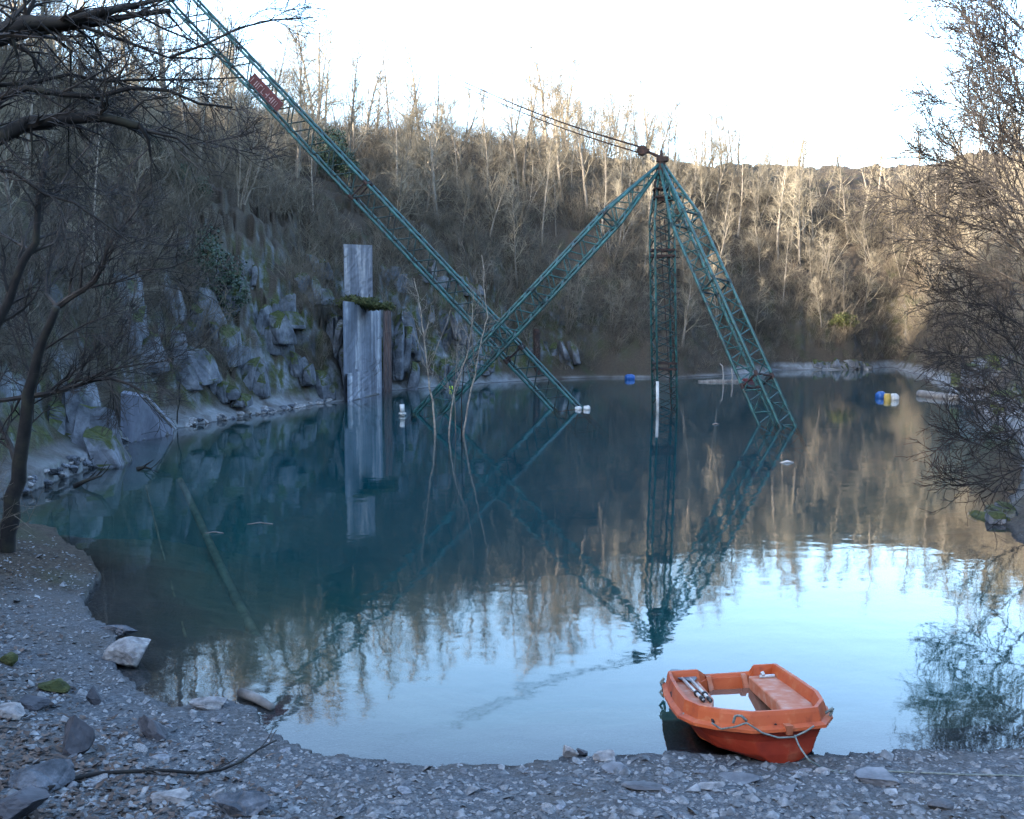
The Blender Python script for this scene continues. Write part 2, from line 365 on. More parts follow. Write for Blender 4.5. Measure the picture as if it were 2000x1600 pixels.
def mat_water():
    m = bpy.data.materials.new('water'); m.use_nodes = True; n = m.node_tree; n.nodes.clear()
    out = n.nodes.new('ShaderNodeOutputMaterial')
    v = coords(n, (1, 1, 1), geo=True)
    f = noise(n, v, 2.6, 2, .5); f2 = noise(n, coords(n, (.6, 1.4, 1), geo=True), .5, 2, .5)
    bp = N(n, 'ShaderNodeBump', i_0=1.0, i_1=.0016); n.links.new(f, bp.inputs['Height'])
    # ripple strength varies over the lake: calm near shore, breeze patches farther out
    bp2 = N(n, 'ShaderNodeBump', i_0=1.0, i_1=.005); n.links.new(f2, bp2.inputs['Height']); n.links.new(bp.outputs[0], bp2.inputs['Normal'])
    gl = N(n, 'ShaderNodeBsdfGlossy', i_1=.028); gl.inputs['Color'].default_value = (1, 1, 1, 1)
    n.links.new(bp2.outputs[0], gl.inputs['Normal'])
    tr = n.nodes.new('ShaderNodeBsdfTransparent'); tr.inputs[0].default_value = (1, 1, 1, 1)
    fr = N(n, 'ShaderNodeFresnel', i_0=1.333); n.links.new(bp2.outputs[0], fr.inputs['Normal'])
    mx = n.nodes.new('ShaderNodeMixShader'); n.links.new(fr.outputs[0], mx.inputs[0]); n.links.new(tr.outputs[0], mx.inputs[1]); n.links.new(gl.outputs[0], mx.inputs[2])
    n.links.new(mx.outputs[0], out.inputs[0])
    vsct = n.nodes.new('ShaderNodeVolumeScatter'); vsct.inputs['Color'].default_value = (.06, .56, .70, 1); vsct.inputs['Density'].default_value = .050
    va = n.nodes.new('ShaderNodeVolumeAbsorption'); va.inputs['Color'].default_value = (.10, .72, .74, 1); va.inputs['Density'].default_value = .42
    ad = n.nodes.new('ShaderNodeAddShader'); n.links.new(vsct.outputs[0], ad.inputs[0]); n.links.new(va.outputs[0], ad.inputs[1])
    n.links.new(ad.outputs[0], out.inputs[1])
    return m

M = {}
M['ground'] = mat_terrain(); M['water'] = mat_water()
M['rock'] = mat_rock('quarry_rock', .42); M['stone'] = mat_rock('loose_stone', -.35, 4.0)
M['teal'] = mat_simple('teal_paint', [(.024, .014, .011), (.011, .056, .056), (.014, .088, .088), (.034, .145, .138)], 3.5, .55, 0, .15, .004, spec=.4)
M['teal_dark'] = mat_simple('dull_teal_steel', [(.016, .010, .009), (.010, .034, .035), (.016, .062, .062)], 3.5, .65, 0, .15, .004)
M['teal_pale'] = mat_simple('pale_teal_paint', [(.05, .2, .19), (.22, .30, .26), (.36, .36, .30)], 4.0, .65, 0, .15, .004)  # paler, greyer tones of the teal paint
M['rust'] = mat_simple('dark_rust', [(.012, .009, .010), (.03, .018, .016), (.06, .026, .018)], 6, .85)
M['bark'] = mat_simple('winter_bark', [(.07, .06, .05), (.15, .13, .108), (.26, .225, .19)], 5, .9, rnd=.35, stretch=(3, 3, .6))
M['twig'] = mat_simple('winter_twigs', [(.10, .088, .066), (.185, .16, .12), (.28, .24, .18)], 1.2, .85, bmp=0, rnd=.30)
M['birch'] = mat_simple('birch_bark', [(.06, .05, .045), (.26, .22, .18), (.36, .32, .27)], 3.0, .8, stretch=(1, 1, 2.5))
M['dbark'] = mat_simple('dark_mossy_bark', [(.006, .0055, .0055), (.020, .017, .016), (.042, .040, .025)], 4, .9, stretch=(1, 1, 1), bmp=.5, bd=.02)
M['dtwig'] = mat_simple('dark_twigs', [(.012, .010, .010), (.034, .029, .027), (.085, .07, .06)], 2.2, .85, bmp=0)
M['rtwig'] = mat_simple('silhouette_twigs', [(.008, .007, .007), (.020, .017, .017), (.045, .038, .034)], 2.2, .85, bmp=0)  # darker twig copy: silhouette against the bright sky put into the colour
M['gtwig'] = mat_simple('brush_twigs', [(.05, .042, .033), (.125, .105, .08), (.24, .20, .15)], .9, .9, bmp=0, geo=True)
M['ivy'] = mat_simple('ivy_leaf', [(.010, .022, .014), (.022, .045, .026), (.05, .085, .045)], 2.0, .6, bmp=0)
M['moss'] = mat_simple('moss', [(.02, .026, .010), (.05, .06, .018), (.10, .09, .03)], 6.0, .95, bmp=.6, bd=.05)
M['leaf'] = mat_simple('fallen_leaf', [(.035, .024, .020), (.085, .060, .048), (.19, .14, .115)], 9.0, .8, bmp=0, geo=True)
M['gravel'] = mat_simple('gravel_stone', [(.06, .062, .066), (.16, .165, .172), (.38, .385, .39)], 9.0, .85, bmp=0, geo=True)
M['slate'] = mat_simple('slate', [(.07, .07, .08), (.14, .145, .16), (.23, .235, .25)], 5.0, .7, rnd=.4, bmp=.3, bd=.01)
M['slate_dark'] = mat_simple('dark_slate', [(.03, .03, .036), (.06, .06, .07), (.10, .10, .115)], 5.0, .7, bmp=.3, bd=.01)
M['pale'] = mat_simple('pale_limestone', [(.10, .095, .095), (.24, .23, .23), (.40, .39, .37)], 11.0, .85, bmp=.5, bd=.02)
M['white'] = mat_simple('weathered_white_plastic', [(.30, .30, .28), (.5, .5, .48), (.62, .62, .6)], 3.0, .5, bmp=0)
M['blue'] = mat_simple('blue_plastic', [(.01, .06, .22), (.03, .12, .38)], 3.0, .4, bmp=0)
M['yellow'] = mat_simple('yellow_plastic', [(.36, .24, .05), (.5, .35, .09)], 3.0, .45, bmp=0)
M['lime'] = mat_simple('lime_plastic', [(.4, .5, .03), (.5, .6, .05)], 3.0, .45, bmp=0)
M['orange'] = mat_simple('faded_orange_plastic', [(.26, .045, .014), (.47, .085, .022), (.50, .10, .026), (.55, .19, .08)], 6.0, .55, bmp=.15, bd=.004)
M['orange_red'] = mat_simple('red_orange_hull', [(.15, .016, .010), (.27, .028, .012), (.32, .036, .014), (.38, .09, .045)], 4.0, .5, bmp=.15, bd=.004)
M['bench'] = mat_simple('scuffed_orange_bench', [(.42, .10, .035), (.50, .18, .10), (.55, .31, .23)], 7.0, .7, bmp=.2, bd=.004)
M['rope'] = mat_simple('grey_rope', [(.10, .12, .11), (.26, .29, .27)], 30.0, .9)
M['alu'] = mat_simple('scratched_aluminium', [(.5, .5, .5), (.68, .68, .68)], 10, .35, .3, bmp=0)
M['black'] = mat_simple('black_rubber', [(.008, .008, .010), (.02, .02, .022)], 10, .6)
M['greyp'] = mat_simple('grey_paddle_plastic', [(.08, .10, .12), (.16, .19, .22)], 10, .5)
M['wood'] = mat_simple('grey_driftwood', [(.07, .065, .06), (.17, .155, .145), (.30, .28, .26)], 3, .85, stretch=(1, 1, 1), bmp=.5, bd=.02)
M['sunk'] = mat_simple('sunken_wood', [(.08, .075, .045), (.24, .22, .14)], 3, .9)
M['sign'] = mat_simple('red_sign_paint', [(.05, .010, .014), (.12, .018, .024)], 4, .6, bmp=0)
M['letter'] = mat_simple('faded_letter_paint', [(.30, .2, .22), (.48, .38, .40)], 4, .6, bmp=0)
M['stake'] = mat_simple('grey_stake_wood', [(.16, .15, .14), (.32, .30, .28)], 4, .8)
def mat_concrete(name, c0, c1, c2, zs):
    m, n, b = newmat(name)
    s = noise(n, coords(n, (1.5, .55, .07), geo=True), 1.7, 9, .66, .3); f = noise(n, coords(n, geo=True), 5, 6, .65)
    c = ramp(n, s, [(.3, c0), (.5, c1), (.68, c2)])
    c = mixc(n, .35, c, ramp(n, f, [(.3, (.3, .3, .3)), (.7, (.8, .8, .8))]), 'OVERLAY')
    n.links.new(c, b.inputs['Base Color']); b.inputs['Roughness'].default_value = .85; bump(n, b, f, .4, .03); return m
M['concrete'] = mat_concrete('streaked_concrete', (.03, .034, .042), (.085, .095, .12), (.28, .28, .29), 1)
M['concrete_d'] = mat_concrete('dark_concrete', (.04, .045, .06), (.07, .077, .10), (.11, .12, .145), 1)
M['rusty'] = mat_concrete('rusty_steel_pile', (.012, .010, .012), (.03, .018, .016), (.10, .045, .03), 1)

# ------------------------------------------------------------ setting: ground and water
ang = np.radians(np.concatenate([np.linspace(-33, 33, 620), np.linspace(33, 327, 160)[1:-1]]))
rad = np.geomspace(1.2, 300, 500)
A_, R_ = np.meshgrid(ang, rad); X = (R_ * np.sin(A_)).ravel(); Y = (R_ * np.cos(A_)).ravel()
Z = height(X, Y)
ground = grid_obj('ground', np.stack([X, Y, Z], 1), len(rad), len(ang), M['ground'], True, True)
# close the small hole under the camera
gm = MB(); rr = np.stack([1.2 * np.sin(ang), 1.2 * np.cos(ang), Z[:len(ang)]], 1)
tag(ground, kind='structure')
# water body: a closed volume whose top is the lake surface; its sides stay inside the ground
wb = MB(); x0, x1, y0, y1, zb = -34., 48., 4.9, 108., -14.
wb.add([(x0, y0, 0), (x1, y0, 0), (x1, y1, 0), (x0, y1, 0), (x0, y0, zb), (x1, y0, zb), (x1, y1, zb), (x0, y1, zb)],
       [(0, 1, 2, 3), (7, 6, 5, 4), (0, 4, 5, 1), (1, 5, 6, 2), (2, 6, 7, 3), (3, 7, 4, 0)])
water = wb.build('water', M['water']); tag(water, kind='structure')

# ------------------------------------------------------------ derrick crane
def frame(a, b, hint):
    t = np.asarray(b, float) - a; L = np.linalg.norm(t); t = t / L
    u = np.asarray(hint, float) - np.dot(hint, t) * t; u /= np.linalg.norm(u); v = np.cross(t, u)
    return t, u, v, L
def lattice(root, name, a, b, side, hint, bays, taper0=0, taper1=0, end=.18, cr=.05, lr=.028, m='teal', ml='teal', joints=()):
    t, u, v, L = frame(np.asarray(a, float), b, hint); a = np.asarray(a, float)
    def half(s):
        k = 1.0
        if taper0 and s < taper0: k = end + (1 - end) * s / taper0
        if taper1 and s > L - taper1: k = min(k, end + (1 - end) * (L - s) / taper1)
        return side / 2 * k
    def pt(s, i, j): return a + t * s + (u * i + v * j) * half(s)
    corners = [(-1, -1), (1, -1), (1, 1), (-1, 1)]
    ss = sorted(set([0, L] + ([taper0] if taper0 else []) + ([L - taper1] if taper1 else [])))
    mb = MB()
    for ci, cj in corners: mb.tube([pt(s, ci, cj) for s in ss], cr, 8)
    main = part(mb, name, M[m], root, True)
    for q in range(4):
        mb = MB(); c0 = corners[q]; c1 = corners[(q + 1) % 4]
        for k in range(bays):
            s0 = L * k / bays; s1 = L * (k + 1) / bays; sm = (s0 + s1) / 2
            mb.tube([pt(s0, *c0), pt(sm, *c1)], lr, 5, False); mb.tube([pt(sm, *c1), pt(s1, *c0)], lr, 5, False)
        part(mb, 'lacing', M[ml], main, True)
    for s in joints:
        mb = MB(); hh = half(s) + .03
        for (c0, c1) in ((0, 1), (1, 2), (2, 3), (3, 0)):
            p0 = a + t * s + (u * corners[c0][0] + v * corners[c0][1]) * hh; p1 = a + t * s + (u * corners[c1][0] + v * corners[c1][1]) * hh
            R = np.stack([(p1 - p0) / np.linalg.norm(p1 - p0), t, np.cross((p1 - p0) / np.linalg.norm(p1 - p0), t)], 1)
            mb.box((p0 + p1) / 2, (np.linalg.norm(p1 - p0) + .05, .26, .07), R)
        part(mb, 'splice_frame', M['rust'], main)
    return main, pt, half, L, (t, u, v)
MY = 50.0
apex = P(1291, 312, MY); mbase = np.array([P(1304, 798, MY)[0], MY, -5.2])
crane = thing('derrick_crane', (mbase[0], MY, 0), 'teal lattice derrick crane with mast, two stays and long boom rising out of the lake', 'crane')
mast_top = apex - np.array([0, 0, .35])
mast, mpt, mh, mL, _ = lattice(crane, 'mast', mbase, mast_top, .98, (1, .12, 0), 22, 0, 2.6, .25, .055, .028, 'teal', 'teal_dark', ())
ztb = lambda py: P(1300, py, MY)[2] - mbase[2]
for py in (495, 715):
    s = ztb(py); mb = MB(); c = mbase + (mast_top - mbase) * s / mL
    for dy in (-.12, .12):
        for sx, sy, wx, wy in ((0, -1, 1.1, .07), (0, 1, 1.1, .07), (-1, 0, .07, .97), (1, 0, .07, .97)):
            mb.box(c + np.array([sx * .52, sy * .52, dy * 1.2]), (wx, wy, .1))
    part(mb, 'collar', M['rust'], mast)
# ladder inside the mast, right side
mb = MB()
lx = .30
for off in (-.17, .17):
    mb.tube([mbase + np.array([lx + off, -.30, 5.2]), mast_top + np.array([lx * .2 + off * .7, -.1, -2.4])], .022, 5)
for k in range(34):
    z = .2 + k * .29; mb.tube([mbase + np.array([lx - .17, -.30, 5.2 + z]), mbase + np.array([lx + .17, -.30, 5.2 + z])], .014, 4, False)
part(mb, 'ladder', M['rust'], mast)
# working platform with guard frame
mb = MB(); pc = P(1302, 387, MY); 
mb.box(pc, (1.25, 1.2, .09)); mb.box(pc + np.array([.0, -.45, -.12]), (.95, .1, .16)); 
for sx in (-.6, -.36):
    for sy in (-.45, .1): mb.tube([pc + np.array([sx, sy, 0]), pc + np.array([sx, sy, .85])], .018, 5)
for zz in (.42, .82):
    mb.tube([pc + np.array([-.6, -.45, zz]), pc + np.array([-.36, -.45, zz])], .016, 5); mb.tube([pc + np.array([-.6, -.45, zz]), pc + np.array([-.6, .1, zz])], .016, 5)
mb.box(P(1298, 370, MY), (1.1, .9, .06))
mb.box(P(1296, 345, MY), (.62, .5, .07))
part(mb, 'platform', M['rust'], mast)
# head casting + pulley block
mb = MB(); mb.tube([apex + np.array([0, -.1, -.75]), apex + np.array([0, -.1, .12])], [.30, .16], 10); mb.box(apex + np.array([.05, -.1, .0]), (.55, .45, .22))
mb.tube([apex + np.array([.02, -.1, .1]), apex + np.array([.0, -.1, .42])], [.09, .07], 8)
head = part(mb, 'head_casting', M['rust'], crane)
blk = P(1255, 295, MY)
mb = MB(); mb.tube([apex + np.array([-.05, -.1, .10]), blk + np.array([.1, -.1, 0])], [.085, .06], 8)
mb.tube([blk + np.array([0, -.28, .0]), blk + np.array([0, .12, .0])], .21, 14); mb.tube([blk + np.array([-.04, -.18, .0]), blk + np.array([-.04, .02, .0])], .25, 14)
mb.box(blk + np.array([.12, -.08, -.02]), (.35, .3, .2))
part(mb, 'pulley_block', M['rust'], head)
# boom
btip = P(268, -92, MY + 1.0); bfoot = mbase + np.array([-.3, -.2, .15])
boom, bpt, bh, bL, (bt, bu, bv) = lattice(crane, 'boom', bfoot, btip, 1.02, (.10, 1, .12), 26, 2.4, 3.0, .3, .068, .034, 'teal', 'teal_dark', ())
def along(px):
    """distance along the boom whose projection has this pixel column"""
    lo, hi = 0., bL
    for _ in range(40):
        m_ = (lo + hi) / 2; p = bfoot + bt * m_
        # project
        q = p[0] / p[1]
        xx = 1000 + F * p[0] / (p[1] * cp - (p[2] - CAMZ) * sp)
        if xx > px: lo = m_
        else: hi = m_
    return lo
for px in (705, 1005):
    s = along(px); mb = MB()
    for i, j in ((-1, -1), (1, -1), (1, 1), (-1, 1)): mb.tube([bpt(s - .15, i, j), bpt(s + .15, i, j)], .085, 8)
    q = [(-1, -1), (1, -1), (1, 1), (-1, 1)]
    for k in range(4): mb.tube([bpt(s, *q[k]), bpt(s, *q[(k + 1) % 4])], .045, 6)
    part(mb, 'splice_joint', M['rust'], boom)
# red sign board on the camera side of the boom
s0 = along(556); s1 = along(500)
fn = -bu if np.dot(bu, (0, -1, 0)) < 0 else bu
if np.dot(fn, (0, -1, 0)) < 0: fn = -fn
sidev = bv if bv[2] > 0 else -bv
cc = bfoot + bt * (s0 + s1) / 2 + fn * .60; R = np.stack([bt, sidev, np.cross(bt, sidev)], 1)
mb = MB(); mb.box(cc, (s1 - s0, .52, .04), R); sign = part(mb, 'sign_board', M['sign'], boom)
mb = MB(); rs = random.Random(4); x = -(s1 - s0) / 2 + .12; nrm = fn * .030
while x < (s1 - s0) / 2 - .2:
    cw = .15
    # worn block letters, no longer legible
    for k in range(rs.choice((2, 3, 3))):
        vert = k < 1 or rs.random() < .5
        ox = rs.choice((0, cw * .8)) if vert else cw * .4; oy = 0 if vert else rs.choice((-.13, 0, .13))
        mb.box(cc + bt * (x + ox) + sidev * (-.05 + oy) + nrm, (.035 if vert else cw, .28 if vert else .04, .012), R)
    x += cw + .09
part(mb, 'lettering', M['letter'], sign)
# stays
rfoot = W(1518, 832); lfoot = W(838, 806)
def stay(foot, hint, rings, nm='stay'):
    top = apex + np.array([0, -.1, -.25]); d = (top - foot); ext = foot - d / d[2] * 4.5
    L = np.linalg.norm(top - ext)
    return lattice(crane, nm, ext, top, .93, hint, int(L / 1.12), 0, 3.6, .16, .068, .031, 'teal', 'teal', [L * r for r in rings])
st1 = stay(rfoot, (.80, .6, 0), ()); st2 = stay(lfoot, (-.12, 1, .10), ())
st1[0]['label'] = 'lattice stay slanting to the right into the water'
for stt, pys in ((st1, (430, 560, 745)), (st2, (430, 580, 660))):
    main, pt, hf, L, (t, u, v) = stt
    for py in pys:
        a = pt(0, 0, 0); lo, hi = 0., L
        for _ in range(40):
            m_ = (lo + hi) / 2; p = pt(m_, 0, 0); dd = p[1] * cp - (p[2] - CAMZ) * sp; yy = 800 - F * ((p[2] - CAMZ) * cp + p[1] * sp) / dd
            if yy > py: lo = m_
            else: hi = m_
        mb = MB(); s = lo; q = [(-1, -1), (1, -1), (1, 1), (-1, 1)]
        for k in range(4):
            mb.tube([pt(s, *q[k]), pt(s, *q[(k + 1) % 4])], .045, 6); mb.tube([pt(s - .14, *q[k]), pt(s + .14, *q[k])], .08, 8)
        part(mb, 'splice_joint', M['teal_dark'] if py != 745 else M['rust'], main)
# lower end of the right stay: flange rings at the waterline
# cables: thinned towards the boom head to imitate fading into the sky glare
mb = MB()
for (ya, yb_, r0, dyv) in ((287, 147, .045, .12), (299, 156, .036, -.22)):
    A0 = P(1250, ya, MY - .1); B0 = P(878, yb_, MY + .3)
    n = 14; pts = [A0 + (B0 - A0) * k / n - np.array([0, 0, .25 * math.sin(math.pi * k / n)]) for k in range(n + 1)]
    mb.tube(pts, [r0 * (1 - .6 * k / n) for k in range(n + 1)], 6)
    mb.tube([pts[-1], pts[-1] * .5 + btip * .5, btip + np.array([0, 0, dyv])], .0035, 4)
part(mb, 'hoist_cable', M['rust'], crane)
# cluster of white floats at the boom foot
for px, r in ((1128, .12), (1145, .16)):
    p = W(px, 800); mb = MB(); mb.tube([p + np.array([-.12, 0, .04]), p + np.array([.12, 0, .06])], [r * .8, r], 10)
    mb.tube([p + np.array([.12, 0, .06]), p + np.array([.2, 0, .06])], [r, r * .4], 10)
    tag(part(mb, 'mooring_float', M['white'], thing('float', p, 'small white float beside the foot of the boom, %s one' % ('left' if px < 1140 else 'right'), 'float', 'white floats at the boom foot')))

# ------------------------------------------------------------ trees
def branch(rng, p, d, L, r0, r1, n, wander, lift):
    pts = [p]; d = d / np.linalg.norm(d)
    for k in range(n):
        d = d + rng.normal(0, wander, 3) + np.array([0, 0, lift]); d /= np.linalg.norm(d)
        pts.append(pts[-1] + d * L / n)
    t = np.linspace(0, 1, n + 1)
    return np.array(pts), r0 + (r1 - r0) * t
def side_dir(rng, t, ang, az=None):
    u = np.cross(t, (0, 0, 1) if abs(t[2]) < .95 else (1, 0, 0)); u /= np.linalg.norm(u); v = np.cross(t, u)
    az = rng.uniform(0, 2 * math.pi) if az is None else az
    return t * math.cos(ang) + (u * math.cos(az) + v * math.sin(az)) * math.sin(ang)
def spawn(rng, pts, rr, n, lo, Lf, ang, nseg, wander, lift, rmin, rk=.55):
    out = []; seg = np.diff(pts, axis=0); m = len(seg)
    for k in range(n):
        t = lo + (1 - lo) * (k + rng.uniform(.1, .9)) / n; x = t * m; i = min(int(x), m - 1); f = x - i
        p = pts[i] + seg[i] * f; d = seg[i] / (np.linalg.norm(seg[i]) + 1e-9); r = (rr[i] * (1 - f) + rr[i + 1] * f) * rk
        out.append(branch(rng, p, side_dir(rng, d, rng.uniform(*ang)), Lf(t) * rng.uniform(.7, 1.25), max(r, rmin * 1.2), rmin, nseg, wander, lift))
    return out
def tree_meshes(seed, H, r0, n1, l1, n2, n3, style, rmin):
    rng = np.random.default_rng(seed); tr = MB(); cr = MB()
    stems = []
    if style == 'multi':
        for k in range(rng.integers(3, 5)):
            a = rng.uniform(0, 6.28); stems.append(branch(rng, np.array([.15 * math.cos(a), .15 * math.sin(a), -.5]), np.array([.32 * math.cos(a), .32 * math.sin(a), 1]), H * rng.uniform(.75, 1), r0 * .7, rmin * 1.5, 9, .05, .03))
    else:
        stems.append(branch(rng, np.array([0, 0, -.6]), np.array([rng.normal(0, .05), rng.normal(0, .05), 1]), H + .6, r0, rmin * 1.5, 11, .035, .02))
    lo = {'slender': .25, 'broad': .22, 'multi': .15}[style]
    for pts, rr in stems:
        tr.tube(pts, rr, 7)
        b1 = spawn(rng, pts, rr, n1 // len(stems), lo, lambda t: l1 * H * (1.15 - t) * rng.uniform(.5, 1.3), (.35, 1.15), 5, .17, .07, rmin * 1.4)
        for p1, q1 in b1:
            cr.tube(p1, q1, 4, False)
            for p2, q2 in spawn(rng, p1, q1, n2, .2, lambda t: np.linalg.norm(p1[-1] - p1[0]) * .48 * (1.2 - t), (.4, 1.1), 3, .18, .05, rmin):
                cr.tube(p2, q2, 3, False)
                for p3, q3 in spawn(rng, p2, q2, n3, .15, lambda t: .7 + .4 * (1 - t), (.3, .8), 2, .12, .06, rmin * .62):
                    cr.tube(p3, q3, 3, False)
    return tr, cr
SPEC = [('slender', 11.0, .10, 20, .24, 5, 4), ('slender', 9.5, .08, 22, .26, 5, 4), ('slender', 12.0, .12, 24, .22, 5, 4),
        ('broad', 9.5, .14, 22, .40, 8, 6), ('broad', 10.5, .16, 22, .38, 8, 6), ('multi', 8.5, .08, 26, .34, 7, 6), ('multi', 7.0, .06, 26, .36, 7, 6),
        ('slender', 11.0, .10, 14, .22, 4, 4), ('broad', 8.0, .11, 20, .45, 8, 6), ('multi', 9.5, .08, 24, .30, 7, 6)]
SPEC = [(a, b, c * 1.25, d, e, max(4, f - 1), max(3, g - 2)) for a, b, c, d, e, f, g in SPEC]
protos = []
for i, (stl, H, r0, n1, l1, n2, n3) in enumerate(SPEC):
    tr, cr = tree_meshes(100 + i, H, r0, n1, l1, n2, n3, stl, .011)
    birch = i == 7
    trunk = tr.build('trunk', M['birch'] if birch else M['bark'], None, True); crown = cr.build('crown', M['twig'])
    protos.append((trunk, crown, stl, H, birch))
rng = np.random.default_rng(7)
def project(x, y, z):
    dd = y * cp - (z - CAMZ) * sp
    return 1000 + F * x / dd, 800 - F * ((z - CAMZ) * cp + y * sp) / dd
def place_tree(k, x, y, s, rz, label, group):
    tr, cr, stl, H, birch = protos[k]; z = h1(x, y)
    r = thing('birch_tree' if birch else 'bare_tree', (x, y, z - .1), label, 'tree', group, rz)
    r.rotation_euler = (rng.normal(0, .035), rng.normal(0, .035), rz); r.scale = (s * rng.uniform(.95, 1.15), s * rng.uniform(.95, 1.15), s)
    for o in (tr, cr):
        c = o.copy(); C.objects.link(c); c.parent = r
    return r
# random candidate positions on the banks
XY = np.stack([rng.uniform(-62, 66, 9000), rng.uniform(22, 134, 9000)], 1)
D, A = shore(XY[:, 0], XY[:, 1]); ZZ = height(XY[:, 0], XY[:, 1]); PX, PY = project(XY[:, 0], XY[:, 1], ZZ)
ok = (D > 1.8) & (D < np.where(PX > 1050, 38, 30)) & (PX > -120) & (PX < 2120)
taken = []; nt_ = 0
cand = np.nonzero(ok)[0]; pri = [i for i in cand if D[i] > 30 and 1000 < PX[i] < 1950]; ps = set(pri)
for i in pri + [i for i in cand if i not in ps]:
    x, y = XY[i]; px = PX[i]; far = y > 62
    left = px < 640
    if D[i] < 6 and left and y > 40: continue            # keep the cliffs clear
    if px < 1000 and px > 560 and D[i] < 6: continue
    if px > 1000 and D[i] < 4 and rng.random() < .6: continue
    md = 1.7 if i in ps else (2.3 if far else 2.6)
    if any((x - a) ** 2 + (y - b) ** 2 < md * md for a, b in taken): continue
    if y < 34 and D[i] < 7: continue
    if i in ps and nt_ > 85: continue
    if x > 8 and y < 50 and D[i] < 3: continue
    taken.append((x, y))
    u = rng.random()
    if far: k = int(rng.choice(10, p=[.11, .10, .10, .11, .11, .09, .07, .10, .10, .11]))
    else: k = int(rng.choice(10, p=[.08, .08, .06, .14, .14, .12, .10, .06, .11, .11]))
    s = rng.uniform(.7, 1.1) * (.72 if D[i] < 9 else 1.0) * (1.15 if D[i] > 26 else 1.0)
    if protos[k][4]: L = 'pale-barked birch standing among the brown trees on the quarry slope'; g = 'birches on the quarry slopes'
    elif px < 700: L = 'bare grey tree on the shaded slope left of the crane boom'; g = 'bare trees on the left slope'
    elif px > 1650: L = 'bare tree on the slope at the right end of the lake'; g = 'bare trees on the right slope'
    else: L = 'bare brown tree on the far slope behind the crane'; g = 'bare trees on the far slope'
    place_tree(k, x, y, s, rng.uniform(0, 6.28), L, g); nt_ += 1
    if nt_ >= 300: break
print('trees', nt_)
for tr, cr, *_ in protos:
    bpy.data.objects.remove(tr); bpy.data.objects.remove(cr)

# undergrowth: brush on all banks
def brush(n, seed, region, rmin, hmax, mat, name, stems=22, lift=-.06, dmin=1.4):
    rng = np.random.default_rng(seed)
    # prototypes of arching stems with side twigs
    pr = []
    for k in range(6):
        mb = MB()
        for s in range(stems):
            a = rng.uniform(0, 6.28); p, q = branch(rng, np.array([rng.normal(0, .25), rng.normal(0, .25), -.15]), np.array([math.cos(a) * .6, math.sin(a) * .6, 1]), rng.uniform(.5, 1) * hmax, rmin * 1.5, rmin * .8, 4, .20, lift)
            mb.tube(p, q, 3, False)
            for p2, q2 in spawn(rng, p, q, 4, .3, lambda t: .45 * hmax * .6, (.4, 1.1), 2, .2, 0, rmin * .8): mb.tube(p2, q2, 3, False)
        V = np.vstack(mb.v); Q = np.array(mb.q); pr.append((V, Q))
    x0, x1, y0, y1 = region
    xs = rng.uniform(x0, x1, n * 8); ys = rng.uniform(y0, y1, n * 8)
    D, A = shore(xs, ys); zs = height(xs, ys); px, py = project(xs, ys, zs)
    ok = np.nonzero((D > dmin) & (D < 38) & (px > -150) & (px < 2150) & ~((xs > -5) & (xs < 7) & (ys < 16)) & (fbm(xs * .15, ys * .15, 2, 44) > -.35) & ((xs < 8) | (ys > 62) | (rng.random(len(xs)) < .14)))[0][:n]
    Vs, Qs, off = [], [], 0
    for i in ok:
        V, Q = pr[rng.integers(6)]; a = rng.uniform(0, 6.28); c, s = math.cos(a), math.sin(a); k = rng.uniform(.5, 1.2)
        k *= .5 + .5 * min(1, D[i] / 4)
        v = V * k; v = np.stack([v[:, 0] * c - v[:, 1] * s, v[:, 0] * s + v[:, 1] * c, v[:, 2]], 1) + np.array([xs[i], ys[i], zs[i]])
        Vs.append(v); Qs.append(Q + off); off += len(v)
    V = np.vstack(Vs); Q = np.vstack(Qs)
    me = bpy.data.meshes.new(name); me.vertices.add(len(V)); me.vertices.foreach_set('co', V.ravel().astype(np.float32))
    me.loops.add(Q.size); me.loops.foreach_set('vertex_index', Q.ravel()); me.polygons.add(len(Q))
    me.polygons.foreach_set('loop_start', np.arange(len(Q)) * 4); me.polygons.foreach_set('loop_total', np.full(len(Q), 4))
    me.materials.append(mat); me.update(calc_edges=True)
    o = bpy.data.objects.new(name, me); C.objects.link(o); return tag(o, kind='stuff')
o = brush(3600, 5, (-60, 66, 45, 128), .011, 3.2, M['gtwig'], 'undergrowth', 14, .03, .5)
tag(o, 'tangled brown brushwood covering the far slopes')
o = brush(1500, 6, (-48, 34, 15, 60), .006, 2.2, M['gtwig'], 'undergrowth', 16)
tag(o, 'tangled brown brushwood covering the near left and right banks')

o = brush(25, 9, (8, 20, 11, 34), .0055, 1.6, M['gtwig'], 'undergrowth', 16, -.08, .1)
tag(o, 'dark brushwood overhanging the water at the right edge')
# evergreen ivy and holly masses
def leafmass(rng, mb, c, r, n, size):
    c = np.asarray(c); d = rng.normal(0, 1, (n, 3)); d /= np.linalg.norm(d, axis=1)[:, None]
    rad_ = rng.uniform(.35, 1.0, n) ** .6; lump = 1 + .35 * np.sin(d[:, 0] * 5 + c[0]) * np.cos(d[:, 2] * 4 + c[1])
    p = c + d * (rad_ * lump)[:, None] * np.asarray(r)
    u = rng.normal(0, 1, (n, 3)); u /= np.linalg.norm(u, axis=1)[:, None]; v = np.cross(u, d); v /= (np.linalg.norm(v, axis=1)[:, None] + 1e-9)
    s = size * rng.uniform(.6, 1.3, n)[:, None]
    V = np.stack([p - u * s, p - v * s * .6, p + u * s, p + v * s * .6], 1).reshape(-1, 3)
    mb.add(V, [(4 * i, 4 * i + 1, 4 * i + 2, 4 * i + 3) for i in range(n)])
